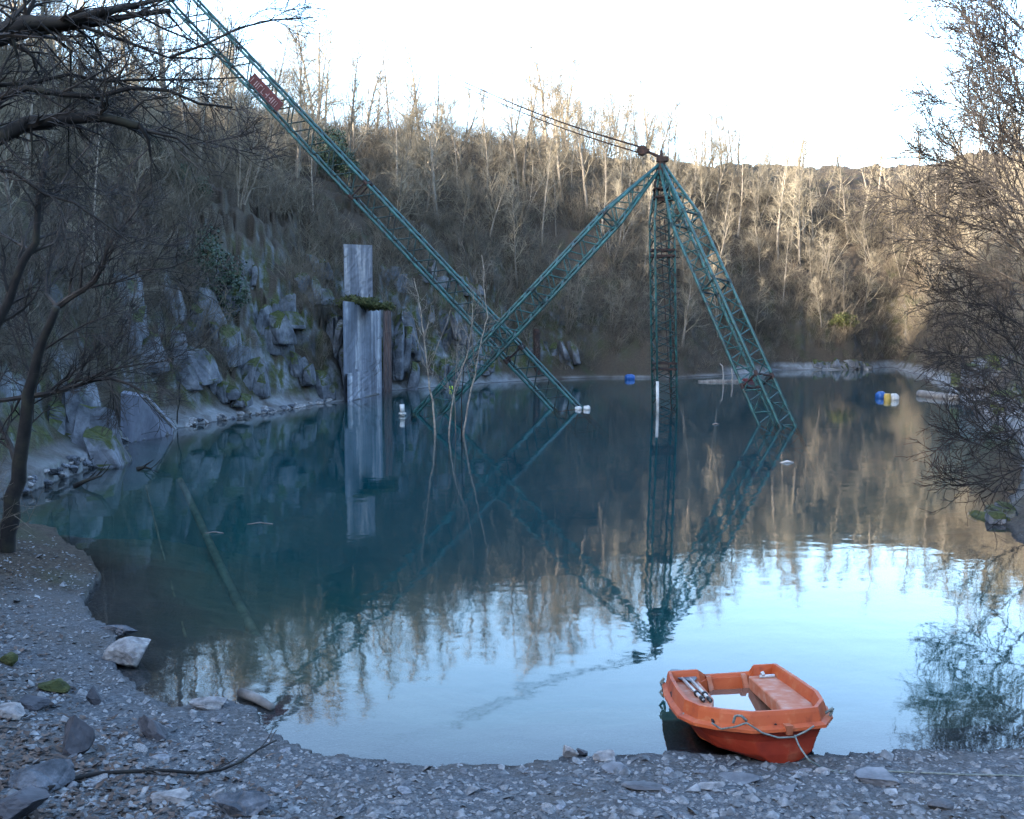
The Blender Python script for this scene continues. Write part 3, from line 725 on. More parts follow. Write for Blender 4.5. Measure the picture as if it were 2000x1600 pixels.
EV = [(405, 515, 1.6, (1.7, 1.2, 2.0), 'dark green holly bush hanging over the rock face left of the boom'),
      (290, 270, 1.2, (1.0, .9, 1.3), 'dark ivy mass high among the branches at upper left'),
      (350, 330, 1.2, (1.4, 1.0, 1.0), 'low dark ivy mass on the left slope above the rocks'),
      (650, 300, 1.4, (1.5, 1.2, 1.8), 'ivy covered treetop beside the crane boom'),
      (215, 560, .8, (1.1, .9, .9), 'dark ivy on the rocks beside the left bank tree'),
      (706, 592, .6, (1.5, 2.0, .42), 'brown green bush growing along the top of the streaked concrete wall'),
      (1640, 605, .8, (1.3, 1.0, .8), 'green ivy patch low on the far right slope')]
for px, py, lift, r, lab in EV:
    p = hit(px, py + 20, 15) if px not in (650, 706) else P(px, py, 74.0 if px == 650 else 59.5); p = p + np.array([0, -.5, .0]); rg = np.random.default_rng(px)
    t = thing('evergreen_bush', p, lab, 'bush'); mb = MB(); leafmass(rg, mb, p, np.array(r) * 1.0, 2600, .09)
    leafmass(rg, mb, p + np.array([r[0] * .8, 0, -r[2] * .5]), np.array(r) * .6, 900, .08); part(mb, 'foliage', M['moss'] if px in (706, 1640) else M['ivy'], t)
    mb = MB()
    for k in range(4): q, rr = branch(rg, p + np.array([0, 0.6, -1.6]), np.array([rg.normal(0, .3), -.2, 1]), 2.2, .05, .02, 4, .1, 0); mb.tube(q, rr, 5)
    part(mb, 'stem', M['dbark'], t)

# ------------------------------------------------------------ foreground trees from measured limbs
def resample(pts, step):
    pts = np.asarray(pts, float); d = np.concatenate([[0], np.cumsum(np.linalg.norm(np.diff(pts, axis=0), axis=1))]); n = max(3, int(d[-1] / step) + 1)
    s = np.linspace(0, d[-1], n); return np.stack([np.interp(s, d, pts[:, k]) for k in range(3)], 1)
def limb(rng, pix, dep, r0, r1, jit=.03):
    n = len(pix); ds = np.linspace(dep[0], dep[1], n); p = np.array([P(a, b, d) for (a, b), d in zip(pix, ds)])
    p = resample(p, .28); L = len(p); k = np.clip(np.arange(L) / 2, 0, 1)[:, None]
    p = p + rng.normal(0, jit * .5, (L, 3)) * k
    return p, np.linspace(r0, r1, L)
def dress(rng, mb, pts, rr, n1, L1, n2, n3, rmin, ang=(.4, 1.0), lift=.03):
    length = np.linalg.norm(np.diff(pts, axis=0), axis=1).sum(); k1 = max(2, int(n1 * length))
    for p1, q1 in spawn(rng, pts, rr, k1, .12, lambda t: L1 * (1.25 - .8 * t), ang, 5, .16, lift, rmin, .5):
        mb.tube(p1, q1, 4, False)
        for p2, q2 in spawn(rng, p1, q1, n2, .15, lambda t: L1 * .45 * (1.2 - .7 * t), (.4, .9), 4, .16, lift, rmin * .8, .7):
            mb.tube(p2, q2, 3, False)
            for p3, q3 in spawn(rng, p2, q2, n3, .15, lambda t: L1 * .2, (.4, .9), 2, .15, lift, rmin * .65, .8): mb.tube(p3, q3, 3, False)
rg = np.random.default_rng(21)
# leaning tree on the left bank
tb = hit(15, 1075, 8); 
t = thing('bankside_tree', tb, 'dark crooked bare tree leaning over the water at the left edge', 'tree')
Yt = tb[1]
mt = MB(); mc = MB()
trk, tq = limb(rg, [(5, 1110), (15, 1050), (35, 930), (48, 840), (52, 775), (75, 690), (98, 630), (112, 600)], (Yt, Yt - .4), .14, .055, .03)
mt.tube(trk, tq, 10)
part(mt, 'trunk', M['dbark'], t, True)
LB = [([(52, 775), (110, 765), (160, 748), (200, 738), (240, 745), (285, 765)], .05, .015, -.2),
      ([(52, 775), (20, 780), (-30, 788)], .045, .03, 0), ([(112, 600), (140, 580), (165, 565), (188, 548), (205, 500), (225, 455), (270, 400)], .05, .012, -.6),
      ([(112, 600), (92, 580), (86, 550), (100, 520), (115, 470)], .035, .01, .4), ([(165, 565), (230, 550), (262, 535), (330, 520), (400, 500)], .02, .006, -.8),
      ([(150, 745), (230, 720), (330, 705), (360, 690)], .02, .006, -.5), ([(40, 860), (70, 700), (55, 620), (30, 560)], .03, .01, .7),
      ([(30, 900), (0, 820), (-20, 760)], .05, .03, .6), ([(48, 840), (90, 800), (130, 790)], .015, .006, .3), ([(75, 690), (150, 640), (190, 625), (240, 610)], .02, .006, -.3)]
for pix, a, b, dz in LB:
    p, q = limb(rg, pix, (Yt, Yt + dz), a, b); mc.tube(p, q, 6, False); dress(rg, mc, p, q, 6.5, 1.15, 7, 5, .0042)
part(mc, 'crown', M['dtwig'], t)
# second mossy tree whose trunk climbs past the left edge
t = thing('mossy_tree', hit(-20, 1150, 6), 'mossy forked stem rising behind the limbs at the left edge', 'tree'); Y2 = float(t.location[1])
mt = MB(); mc = MB()
p, q = limb(rg, [(-60, 1210), (-55, 900), (-30, 700), (0, 620), (22, 560), (45, 510), (68, 480), (76, 462), (72, 420), (80, 380), (88, 340), (92, 300)], (Y2, Y2 - .3), .12, .03, .03)
mt.tube(p, q, 9); part(mt, 'trunk', M['dbark'], t, True); dress(rg, mc, p[len(p) // 2:], q[len(q) // 2:], 3.5, .9, 5, 4, .004)
for pix in ([(76, 465), (100, 458), (135, 448)], [(82, 385), (120, 370), (160, 360), (190, 370), (240, 400)], [(60, 490), (20, 470), (-40, 430)], [(72, 420), (110, 380), (190, 250), (240, 180)]):
    p, q = limb(rg, pix, (Y2, Y2 + .4), .022, .006); mc.tube(p, q, 6, False); dress(rg, mc, p, q, 4.5, .8, 5, 4, .004)
part(mc, 'crown', M['dtwig'], t)
# overhanging tree, its trunk outside the frame on the left
Y3 = 8.6; tx = P(-170, 700, Y3)[0]; tz = h1(tx, Y3)
t = thing('overhanging_tree', (tx, Y3, tz), 'big bare tree reaching in from the left with heavy mossy limbs across the top corner', 'tree')
mt = MB(); mc = MB(); ml = MB()
p = resample(np.array([(tx, Y3, tz - .3), (tx + .05, Y3, tz + 1.5), (tx - .05, Y3 + .05, tz + 3), P(-150, 260, Y3), P(-140, 60, Y3), P(-120, -250, Y3)]), .4)
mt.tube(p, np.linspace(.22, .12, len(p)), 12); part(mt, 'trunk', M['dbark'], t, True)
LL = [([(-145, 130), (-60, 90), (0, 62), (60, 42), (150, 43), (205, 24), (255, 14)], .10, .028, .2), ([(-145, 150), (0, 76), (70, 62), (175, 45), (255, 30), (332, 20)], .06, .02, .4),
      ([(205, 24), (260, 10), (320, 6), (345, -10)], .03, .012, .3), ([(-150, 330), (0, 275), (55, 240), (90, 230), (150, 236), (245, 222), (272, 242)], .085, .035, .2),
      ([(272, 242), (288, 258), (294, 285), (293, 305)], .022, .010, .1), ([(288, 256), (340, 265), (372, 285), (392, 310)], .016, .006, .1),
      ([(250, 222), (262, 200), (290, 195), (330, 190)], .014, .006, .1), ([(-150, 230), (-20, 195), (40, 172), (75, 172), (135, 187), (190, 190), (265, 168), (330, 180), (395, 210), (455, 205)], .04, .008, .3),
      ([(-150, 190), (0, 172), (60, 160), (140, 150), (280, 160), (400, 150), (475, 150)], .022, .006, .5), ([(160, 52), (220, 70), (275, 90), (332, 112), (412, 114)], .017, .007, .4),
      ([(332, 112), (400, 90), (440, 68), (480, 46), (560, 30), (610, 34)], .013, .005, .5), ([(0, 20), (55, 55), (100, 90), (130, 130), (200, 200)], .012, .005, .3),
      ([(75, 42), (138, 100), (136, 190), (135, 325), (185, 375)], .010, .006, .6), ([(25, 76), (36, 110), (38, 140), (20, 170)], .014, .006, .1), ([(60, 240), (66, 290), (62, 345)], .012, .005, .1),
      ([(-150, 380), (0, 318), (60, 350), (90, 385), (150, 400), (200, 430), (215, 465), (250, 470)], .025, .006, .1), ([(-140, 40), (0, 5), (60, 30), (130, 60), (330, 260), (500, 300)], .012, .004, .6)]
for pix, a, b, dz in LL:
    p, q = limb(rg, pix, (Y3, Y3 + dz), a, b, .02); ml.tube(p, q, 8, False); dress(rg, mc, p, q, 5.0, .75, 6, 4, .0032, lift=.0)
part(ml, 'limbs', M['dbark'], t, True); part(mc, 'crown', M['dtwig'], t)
# tall thin background stems close on the left bank
# right bank trees
def right_tree(base, Yb, limbs, lab, seed, rm=.0065, dens=8.0, L1=1.2):
    rg = np.random.default_rng(seed); b = P(base[0], base[1], Yb); z = h1(b[0], Yb)
    t = thing('waterside_tree', (b[0], Yb, z), lab, 'tree'); mt = MB(); mc = MB()
    top = P(base[0] + 10, -250, Yb); p = resample(np.array([(b[0], Yb, z - .3), b, (b + top) / 2 + np.array([.15, 0, 0]), top]), .5); mt.tube(p, np.linspace(.14, .04, len(p)), 9)
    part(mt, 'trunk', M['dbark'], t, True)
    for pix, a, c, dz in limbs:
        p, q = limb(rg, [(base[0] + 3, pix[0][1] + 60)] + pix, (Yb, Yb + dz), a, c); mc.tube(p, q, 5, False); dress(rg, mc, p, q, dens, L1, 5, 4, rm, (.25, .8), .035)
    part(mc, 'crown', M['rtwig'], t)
right_tree((2060, 900), 19.0, [([(2010, 500), (1950, 450), (1850, 425), (1790, 395), (1735, 385)], .03, .006, -.6), ([(2000, 400), (1930, 340), (1860, 300), (1820, 260)], .03, .006, .4),
    ([(2010, 560), (1930, 520), (1850, 470), (1790, 470)], .028, .006, .3), ([(2010, 300), (1940, 240), (1860, 205), (1805, 195)], .028, .005, -.4), ([(2005, 640), (1940, 600), (1870, 590), (1820, 560)], .025, .006, .5),
    ([(2010, 720), (1950, 690), (1900, 700), (1850, 690)], .022, .006, -.3), ([(2000, 200), (1950, 130), (1900, 90), (1850, 70)], .025, .005, .4), ([(2010, 340), (1960, 260), (1930, 160), (1900, 60)], .025, .006, .8), ([(2010, 460), (1940, 390), (1890, 330), (1800, 300)], .025, .006, -.8), ([(2020, 260), (1980, 150), (1960, 60), (1940, -20)], .025, .006, .6)],
    'dark bare tree bending in from the right edge over the water', 31)
right_tree((2110, 800), 16.0, [([(2000, 60), (1960, 20), (1920, -30)], .022, .005, .2), ([(2010, 130), (1965, 95), (1920, 75), (1880, 20), (1838, 0)], .024, .005, .3), ([(2000, 230), (1955, 190), (1915, 100), (1900, 30)], .022, .005, -.2),
    ([(2010, 420), (1960, 330), (1915, 260), (1890, 190)], .022, .005, .4), ([(2020, 820), (1960, 860), (1930, 880), (1880, 850), (1840, 860)], .018, .005, -.3), ([(2020, 900), (1960, 930), (1890, 950), (1860, 945)], .016, .005, .2),
    ([(2020, 760), (1960, 780), (1930, 830), (1890, 770)], .016, .005, .2)],
    'nearer dark bare tree at the right edge, twigs against the sky', 32, .006, 7.0, 1.1)
right_tree((2035, 1000), 22.0, [([(2000, 800), (1950, 760), (1900, 720), (1850, 700)], .022, .006, .4), ([(2000, 700), (1940, 640), (1880, 610), (1830, 620)], .022, .006, -.3), ([(2005, 900), (1960, 880), (1900, 830), (1870, 850)], .02, .006, .2),
    ([(2000, 600), (1930, 540), (1880, 500), (1840, 430)], .022, .006, .3), ([(2000, 480), (1940, 400), (1900, 350), (1850, 330)], .022, .006, .3)],
    'low bare willow on the right bank with branches trailing near the water', 33, .0055, 5.0, 1.15)

# ------------------------------------------------------------ flooded saplings
SAP = [('left', [(850, 848), (846, 790), (839, 755), (832, 695), (825, 632), (815, 570), (808, 545)], .055, 'birch', [([(829, 660), (840, 620), (842, 590)], .03), ([(836, 720), (850, 690), (866, 650), (882, 600)], .02)]),
       ('mid', [(877, 850), (881, 800), (888, 758), (909, 702), (919, 660), (924, 620), (922, 590)], .045, 'birch', [([(884, 780), (870, 740), (872, 700)], .02)]),
       ('right', [(905, 848), (914, 793), (926, 744), (935, 688), (944, 653), (951, 618), (946, 570), (944, 540), (942, 500)], .05, 'birch', [([(944, 600), (936, 570), (930, 540)], .02)]),
       ('dark', [(902, 848), (902, 765), (907, 712), (915, 650), (935, 590), (900, 455)], .03, 'dbark', []),
       ('thin', [(890, 842), (888, 760), (893, 700), (890, 640)], .022, 'bark', [])]
SLAB = {'left': 'pale dead birch stem standing in the water, leftmost of the flooded saplings', 'mid': 'pale sapling with a yellow float tied to it, standing in the lake',
        'right': 'tallest pale dead birch standing in the water, warm light on its stem', 'dark': 'dark thin stem standing in the water between the pale saplings', 'thin': 'short thin grey stem standing in the water behind the pale saplings'}
for nm, pix, r, mt_, subs in SAP:
    rg = np.random.default_rng(abs(hash(nm)) % 1 + len(nm) * 7 + int(r * 1000)); b = W(*pix[0]); Yb = b[1]
    t = thing('flooded_sapling', b, SLAB[nm], 'sapling', 'dead saplings standing in the lake'); m1 = MB(); m2 = MB()
    p, q = limb(rg, pix, (Yb, Yb + .3), r * .8, r * .25, .03); p = np.vstack([[p[0] - np.array([0, 0, 2.0])], p]); q = np.concatenate([[r], q]); m1.tube(p, q, 7)
    part(m1, 'stem', M[mt_], t, True)
    for sx, rr in subs: pp, qq = limb(rg, sx, (Yb, Yb - .3), rr * .8, .008, .03); m2.tube(pp, qq, 5, False); dress(rg, m2, pp, qq, 1.5, .4, 2, 1, .006)
    dress(rg, m2, p[len(p) // 4:], q[len(q) // 4:], 3.2, .9, 3, 2, .007)
    part(m2, 'twigs', M['bark'], t)

# ------------------------------------------------------------ rocks
def rock_mb(seed, size, sub=3, facets=12, rough=.05, c=(0, 0, 0), R=None):
    rg = np.random.default_rng(seed); import bmesh
    bm = bmesh.new(); bmesh.ops.create_icosphere(bm, subdivisions=sub, radius=1.0)
    V = np.array([v.co for v in bm.verts]); Fc = [[v.index for v in f.verts] for f in bm.faces]; bm.free()
    nrm = rg.normal(0, 1, (facets, 3)); nrm /= np.linalg.norm(nrm, axis=1)[:, None]; off = rg.uniform(.45, .85, facets)
    for n_, o_ in zip(nrm, off):
        d = V @ n_; k = d > o_; V[k] -= np.outer(d[k] - o_, n_)
    V = V + rg.normal(0, rough * .15, V.shape); q_ = V * 2.2 + seed * 3.7
    V = V * (1 + .10 * fbm(q_[:, 0] + q_[:, 2], q_[:, 1], 4, seed) + .05 * fbm(q_[:, 0] * 4, q_[:, 1] * 4 + q_[:, 2] * 4, 3, seed))[:, None]
    V = V * np.asarray(size) / 2 / .8
    if R is not None: V = V @ np.asarray(R).T
    mb = MB(); mb.add(V + np.asarray(c), Fc); return mb
def rotz(a): c, s = math.cos(a), math.sin(a); return np.array([[c, -s, 0], [s, c, 0], [0, 0, 1]])
def crag(seed, size, c):
    rg = np.random.default_rng(seed); mb = MB(); import bmesh
    bm = bmesh.new(); bmesh.ops.create_icosphere(bm, subdivisions=4, radius=1.0)
    V0 = np.array([v.co for v in bm.verts]); Fc = [[v.index for v in f.verts] for f in bm.faces]; bm.free()
    wx, wy, wz = size; nb = max(4, int(wx * 2.2))
    for k in range(nb):
        u = (k + .5) / nb * 2 - 1; h = wz * rg.uniform(.55, 1.0) * (1 - .35 * abs(u)); bw = wx / nb * rg.uniform(1.0, 1.7)
        V = np.sign(V0) * np.abs(V0) ** rg.uniform(.16, .34); V = V / np.abs(V).max()
        for _ in range(8):
            n_ = rg.normal(0, 1, 3); n_[2] = abs(n_[2]) * .8; n_ /= np.linalg.norm(n_); o_ = rg.uniform(.62, 1.15); d = V @ n_; q = d > o_; V[q] -= np.outer(d[q] - o_, n_)
        V = V * np.array([bw / 2, wy * rg.uniform(.4, .6), h / 2])
        V[:, 0] += V[:, 2] * rg.normal(0, .16)
        P0 = V + rg.uniform(0, 50, 3); dn = fbm(P0[:, 0] * 2.2 + P0[:, 1], P0[:, 2] * 1.3, 4, seed) * .16 + np.abs(fbm(P0[:, 0] * 5, P0[:, 2] * 2 + P0[:, 1] * 3, 3, seed + 3)) * .10
        V = V * (1 + dn[:, None] * np.array([.8, 1.0, .25])); V = V @ rotz(rg.normal(0, .3)).T
        mb.add(V + np.asarray(c) + np.array([u * wx * .42, rg.uniform(-.25, .25) * wy, -wz / 2 + h / 2 + rg.uniform(-.1, .3) * wz]), Fc)
    return mb
OUT = [(390, 640, 3.6, 1.8, 3.6, 'large pale streaked rock face above the left bank'), (470, 720, 2.6, 1.4, 2.4, 'blocky grey outcrop with moss on its top above the scree'),
       (590, 560, 3.2, 1.6, 2.4, 'blue grey outcrop below the dark slope, upper left of the pale wall'), (565, 700, 3.0, 1.6, 2.6, 'mossy outcrop low on the bank between the scree and the pale wall'),
       (635, 640, 2.8, 1.6, 4.4, 'tall grey rock buttress just left of the pale wall'), (480, 540, 1.2, 1.0, 2.6, 'narrow upright slab of pale rock beside the mossy streak'),
       (790, 660, 2.4, 1.6, 4.0, 'grey blue rock face right of the rusty pile'), (860, 640, 3.8, 1.8, 3.4, 'broken brownish rock face behind the flooded saplings'),
       (860, 730, 3.0, 1.5, 1.9, 'pale boulders at the waterline behind the flooded saplings'), (930, 715, 3.2, 1.4, 1.6, 'low rock ledge at the waterline behind the crossing booms'),
       (250, 640, 2.4, 1.5, 3.4, 'pale rock pillar partly hidden by twigs at left'), (110, 815, 3.6, 1.6, 2.6, 'rough mossy rock bank behind the left bankside tree'),
       (1090, 690, 3.6, 2.0, 2.9, 'smooth grey rock wedge with moss right of the dark pile'), (620, 745, 2.2, 1.0, 2.0, 'smooth wedge of grey rock at the foot of the pale wall'),
       (1640, 712, 7.5, 1.6, 1.3, 'long low grey rock bank at the far right waterline'), (820, 540, 4.2, 1.6, 2.2, 'brown broken ledge under the boom halfway up the slope'),
       (640, 700, 1.8, 1.5, 5.4, 'dark grey rock rib pressed against the left side of the streaked wall'), (785, 690, 2.0, 1.5, 5.0, 'dark grey rock rib right of the rusty pile'),
       (610, 520, 2.6, 1.4, 2.2, 'grey ledge on the slope left of the pale square block'), (755, 540, 2.6, 1.4, 2.6, 'brown grey ledge right of the pale square block'),
       (345, 720, 2.8, 1.4, 3.0, 'streaked grey rock low on the left cliff above the concrete slab'), (520, 650, 2.2, 1.3, 3.0, 'leaning pale block in the middle of the left cliff'),
       (320, 600, 2.6, 1.4, 2.8, 'half hidden grey rock behind the twigs high on the left cliff'), (420, 760, 3.0, 1.2, 1.4, 'low dark boulder above the left waterline'),
       (1905, 745, 3.0, 1.6, 1.2, 'low pale broken rocks at the waterline of the right bank'), (1985, 790, 3.0, 1.6, 1.8, 'pale rock block on the right bank below the spit'),
       (1950, 730, 4.2, 2.0, 2.2, 'sloping pale rock spit on the right bank'), (545, 610, 2.2, 1.3, 1.8, 'small mossy outcrop in the middle of the left cliff'),
       (430, 590, 1.8, 1.2, 3.4, 'moss covered rib of rock running down the left cliff'), (905, 560, 3.0, 1.4, 1.8, 'moss topped ledge right of the boom on the slope')]
for i, (px, py, wx, wy, wz, lab) in enumerate(OUT):
    p = hit(px, py, 15)
    if px == 640 and wz == 5.4: p = W(655, 783) + np.array([0, 1.6, 2.2])
    if px == 785: p = W(785, 762) + np.array([0, .9, 2.3])
    mb = crag(50 + i, (wx, wy, wz), p + np.array([0, .35, 0]))
    o = mb.build('rock_outcrop', M['rock'], None, False, loc=p); tag(o, lab, 'rock')
# concrete wall with streaks, its upper block, the rusty pile, the dark pile, the wedge slab
a = W(672, 785); b = W(746, 767); th = np.array([.9, 2.0, 0]); 
def wall(a, b, z0, z1, depth, mat, name, lab, cat, root=None):
    a = a.copy(); b = b.copy(); a[2] = b[2] = z0; d = b - a; nrm_ = np.array([-d[1], d[0], 0]); nrm_ /= np.linalg.norm(nrm_)
    if nrm_[1] < 0: nrm_ = -nrm_
    # slightly uneven face: grid
    nu, nv = 12, 24; g = MB(); rgx = np.random.default_rng(3); Vf = []
    for j in range(nv + 1):
        for i in range(nu + 1):
            e = 0 if i in (0, nu) or j in (0, nv) else rgx.normal(0, .02)
            Vf.append(a + d * i / nu + np.array([0, 0, (z1 - z0) * j / nv]) + nrm_ * e)
    n0 = len(Vf); Vf = np.array(Vf); Vb = Vf + np.array([a[0] / a[1], 1, 0]) * depth
    Fc = [(j * (nu + 1) + i, j * (nu + 1) + i + 1, (j + 1) * (nu + 1) + i + 1, (j + 1) * (nu + 1) + i) for j in range(nv) for i in range(nu)]
    Fb = [tuple(n0 + k for k in f[::-1]) for f in Fc]
    per = [i for i in range(nu)] + [j * (nu + 1) + nu for j in range(nv)] + [nv * (nu + 1) + nu - i for i in range(nu)] + [(nv - j) * (nu + 1) for j in range(nv)]
    Fs = [(per[(k + 1) % len(per)], per[k], n0 + per[k], n0 + per[(k + 1) % len(per)]) for k in range(len(per))]
    g.add(np.vstack([Vf, Vb]), Fc + Fb + Fs); return g
ztop = P(705, 588, a[1])[2]
mb = wall(a, b, -2.5, ztop, 2.5, None, '', '', '')
wl = thing('concrete_wall', a, 'tall pale concrete wall with white vertical streaks standing at the water', 'wall'); part(mb, 'face', M['concrete'], wl)
mb = wall(a + np.array([.2, -.12, 0]), b + np.array([0.03, -.12, 0]), -2.5, P(700, 730, a[1])[2], .6, None, '', '', ''); part(mb, 'plinth', M['concrete'], wl)
ua = P(672, 560, 62.6); ub = P(728, 555, 63.4); z0 = P(700, 600, 63)[2]; z1 = P(700, 478, 63)[2]
mb = wall(ua, ub, z0 - 1, z1, 2.2, None, '', '', ''); o = part(mb, 'block', M['concrete'], thing('concrete_block', ua, 'pale square concrete block on the slope directly above the streaked wall', 'block'))
a2 = W(747, 767); b2 = W(764, 765); mb = wall(a2 + np.array([0, .5, 0]), b2 + np.array([0, .5, 0]), -2.5, P(755, 600, a2[1])[2], .8, None, '', '', '')
tag(mb.build('rusty_pile', M['rusty'], None, False), 'rust brown steel pile against the right side of the pale wall', 'pile')
d0 = P(1048, 738, 82.0); d0[2] = 0; mb = MB(); hz = P(1047, 643, 82.0)[2]; rg = np.random.default_rng(2)
mb.tube([(d0[0], 81, -2), (d0[0], 81, hz * .5), (d0[0] - .05, 81, hz)], [.30, .29, .27], 14)
for k in range(3): mb.tube([(d0[0], 81, hz * (.3 + .3 * k)), (d0[0], 81, hz * (.3 + .3 * k) + .12)], .33, 14)
tag(mb.build('dark_pile', M['rust'], None, False), 'black upright pile at the far waterline seen through the boom foot', 'pile')
sl_ = [W(233, 866), W(337, 848)]
pz = [np.array(P(236, 768, sl_[0][1])), np.array(P(283, 776, sl_[0][1] + .6))]
poly = [sl_[0] - np.array([0, 0, 1]), sl_[1] - np.array([0, 0, 1]), sl_[1] + np.array([0, 0, .25]), pz[1], pz[0]]
mb = MB(); mb.prism(poly, (-.5, 1.6, 0)); e0, e1 = poly[2], poly[3]
tag(mb.build('concrete_slab', M['concrete_d'], None, False), 'dark blue grey triangular concrete slab sloping into the water at left', 'slab')
mb = MB(); mb.tube([e0 + np.array([0, -.04, .03]), e1 + np.array([0, -.04, .03])], .06, 6)
tag(mb.build('timber_edge', M['wood'], None), 'pale timber lying along the sloping edge of the dark concrete slab', 'timber')

rgb_ = np.random.default_rng(12)
for k in range(26):
    x = rgb_.uniform(9.5, 13.0); y = rgb_.uniform(14, 24); D_, _ = shore(np.array([x]), np.array([y]))
    if D_[0] < -.1 or D_[0] > 1.6: continue
    p = np.array([x, y, h1(x, y)]); s_ = rgb_.uniform(.3, .8); mb = crag(700 + k, (s_ * 1.6, s_, s_ * .7), p + np.array([0, 0, .05]))
    tag(mb.build('bank_rock', M['rock'], None, False, loc=p), 'broken grey rock at the foot of the near right bank, behind hanging twigs', 'rock', 'rocks at the foot of the near right bank')
# loose stones on the shore
def stone(px, py, w_, d_, h_, lab, mat='stone', seed=1, rz=0, tilt=0, name='stone', sink=.25, group=None, sub=4):
    p = hit(px, py, 4); R = rotz(rz) @ np.array([[math.cos(tilt), 0, math.sin(tilt)], [0, 1, 0], [-math.sin(tilt), 0, math.cos(tilt)]])
    mb = rock_mb(seed, (w_, d_, h_), sub, 12, .04, p + np.array([0, d_ * .3, h_ * (.5 - sink)]), R)
    return tag(mb.build(name, M[mat], None, False, loc=p), lab, 'stone', group)
stone(247, 1300, .50, .38, .34, 'angular pale boulder standing half in the water at the left shore', 'pale', 11, .4, -.2)
stone(228, 1238, .42, .25, .12, 'low wet stone in the water behind the pale boulder', 'stone', 12)
stone(408, 1382, .34, .2, .11, 'low pale wedge stone at the waterline left of the floating plank', 'pale', 13)
stone(140, 1470, .24, .24, .36, 'dark upright stone on the left of the gravel shore', 'slate_dark', 14, .4)
stone(300, 1440, .42, .14, .16, 'dark slanting slate sticking out of the gravel', 'slate_dark', 15, -.6, .4)
stone(80, 1540, .42, .34, .16, 'big flat grey boulder at lower left under the fallen branch', 'stone', 16, .3)
stone(15, 1605, .38, .3, .18, 'dark grey boulder in the bottom left corner', 'slate_dark', 17, .3)
stone(335, 1568, .26, .20, .10, 'pale grey block on the gravel below the fallen branch', 'pale', 18)
stone(460, 1595, .36, .26, .16, 'brown grey boulder at the bottom edge left of centre', 'stone', 19)
stone(425, 1560, .12, .10, .07, 'small white stone right of the pale grey block', 'pale', 20)
stone(100, 1352, .30, .2, .14, 'mossy brown stone on the left bank', 'moss', 22)
stone(10, 1297, .22, .16, .14, 'bright green moss cushion at the left edge', 'moss', 23)
stone(178, 1375, .16, .12, .2, 'small dark upright stone on the left bank', 'slate_dark', 24)
stone(60, 1385, .34, .2, .14, 'dark mossy stone near the left edge of the bank', 'slate_dark', 25)
stone(15, 1405, .28, .2, .14, 'pale brown stone at the left edge of the bank', 'pale', 26)
stone(1110, 1478, .16, .12, .10, 'pinkish pale stone at the waterline left of the boat', 'pale', 27)
stone(1182, 1486, .20, .14, .09, 'second pale stone at the waterline nearer the boat', 'pale', 28)
stone(1136, 1474, .09, .08, .06, 'small dark stone between the two pale waterline stones', 'slate_dark', 29)
stone(1725, 1535, .34, .26, .12, 'squared grey block on the gravel right of the boat', 'slate', 30, .1)
stone(1838, 1580, .18, .14, .08, 'small squared grey block at the lower right', 'slate', 31)
stone(1205, 1508, .20, .16, .05, 'bluish flat slate behind the pale waterline stones', 'slate', 32)
stone(1265, 1545, .32, .12, .05, 'long pale slate chip in the middle of the gravel shore', 'slate', 33, -.3)
stone(1390, 1540, .22, .14, .04, 'whitish slate chip in front of the boat', 'pale', 34, .2)
stone(1445, 1528, .34, .2, .04, 'broad grey green slate just in front of the boat', 'slate', 35)
stone(1612, 1512, .12, .10, .04, 'white flat stone where the mooring rope touches the ground', 'pale', 36)
stone(1545, 1545, .24, .1, .04, 'narrow blue grey slate to the right of the whitish chip', 'slate', 37, .7)
rg = np.random.default_rng(77); ns = 0; protoS = []
for k in range(6):
    mb = rock_mb(300 + k, (1, .75, .32), 2, 9, .04); protoS.append(mb.build('slate_chip', M['slate'] if k != 2 else M['pale'], None, False))
while ns < 230:
    px = rg.uniform(-20, 2020); py = rg.uniform(1400, 1610)
    if px > 560 and py < 1500: continue
    p = hit(px, py, 4)
    if p[2] < .02: continue
    src = protoS[rg.integers(6)]; o = src if ns < 6 and False else src.copy(); 
    if o is not src: C.objects.link(o)
    s = rg.choice([.05, .07, .09, .13], p=[.35, .35, .22, .08]) * rg.uniform(.8, 1.3)
    o.location = Vector(p + np.array([0, 0, s * .05])); o.scale = (s, s * rg.uniform(.6, 1), s * rg.uniform(.5, 1.1)); o.rotation_euler = (rg.normal(0, .15), rg.normal(0, .15), rg.uniform(0, 6.28))
    tag(o, 'small flat grey slate chip lying loose on the gravel shore', 'stone', 'slate chips on the gravel shore'); ns += 1
for o in protoS: bpy.data.objects.remove(o)
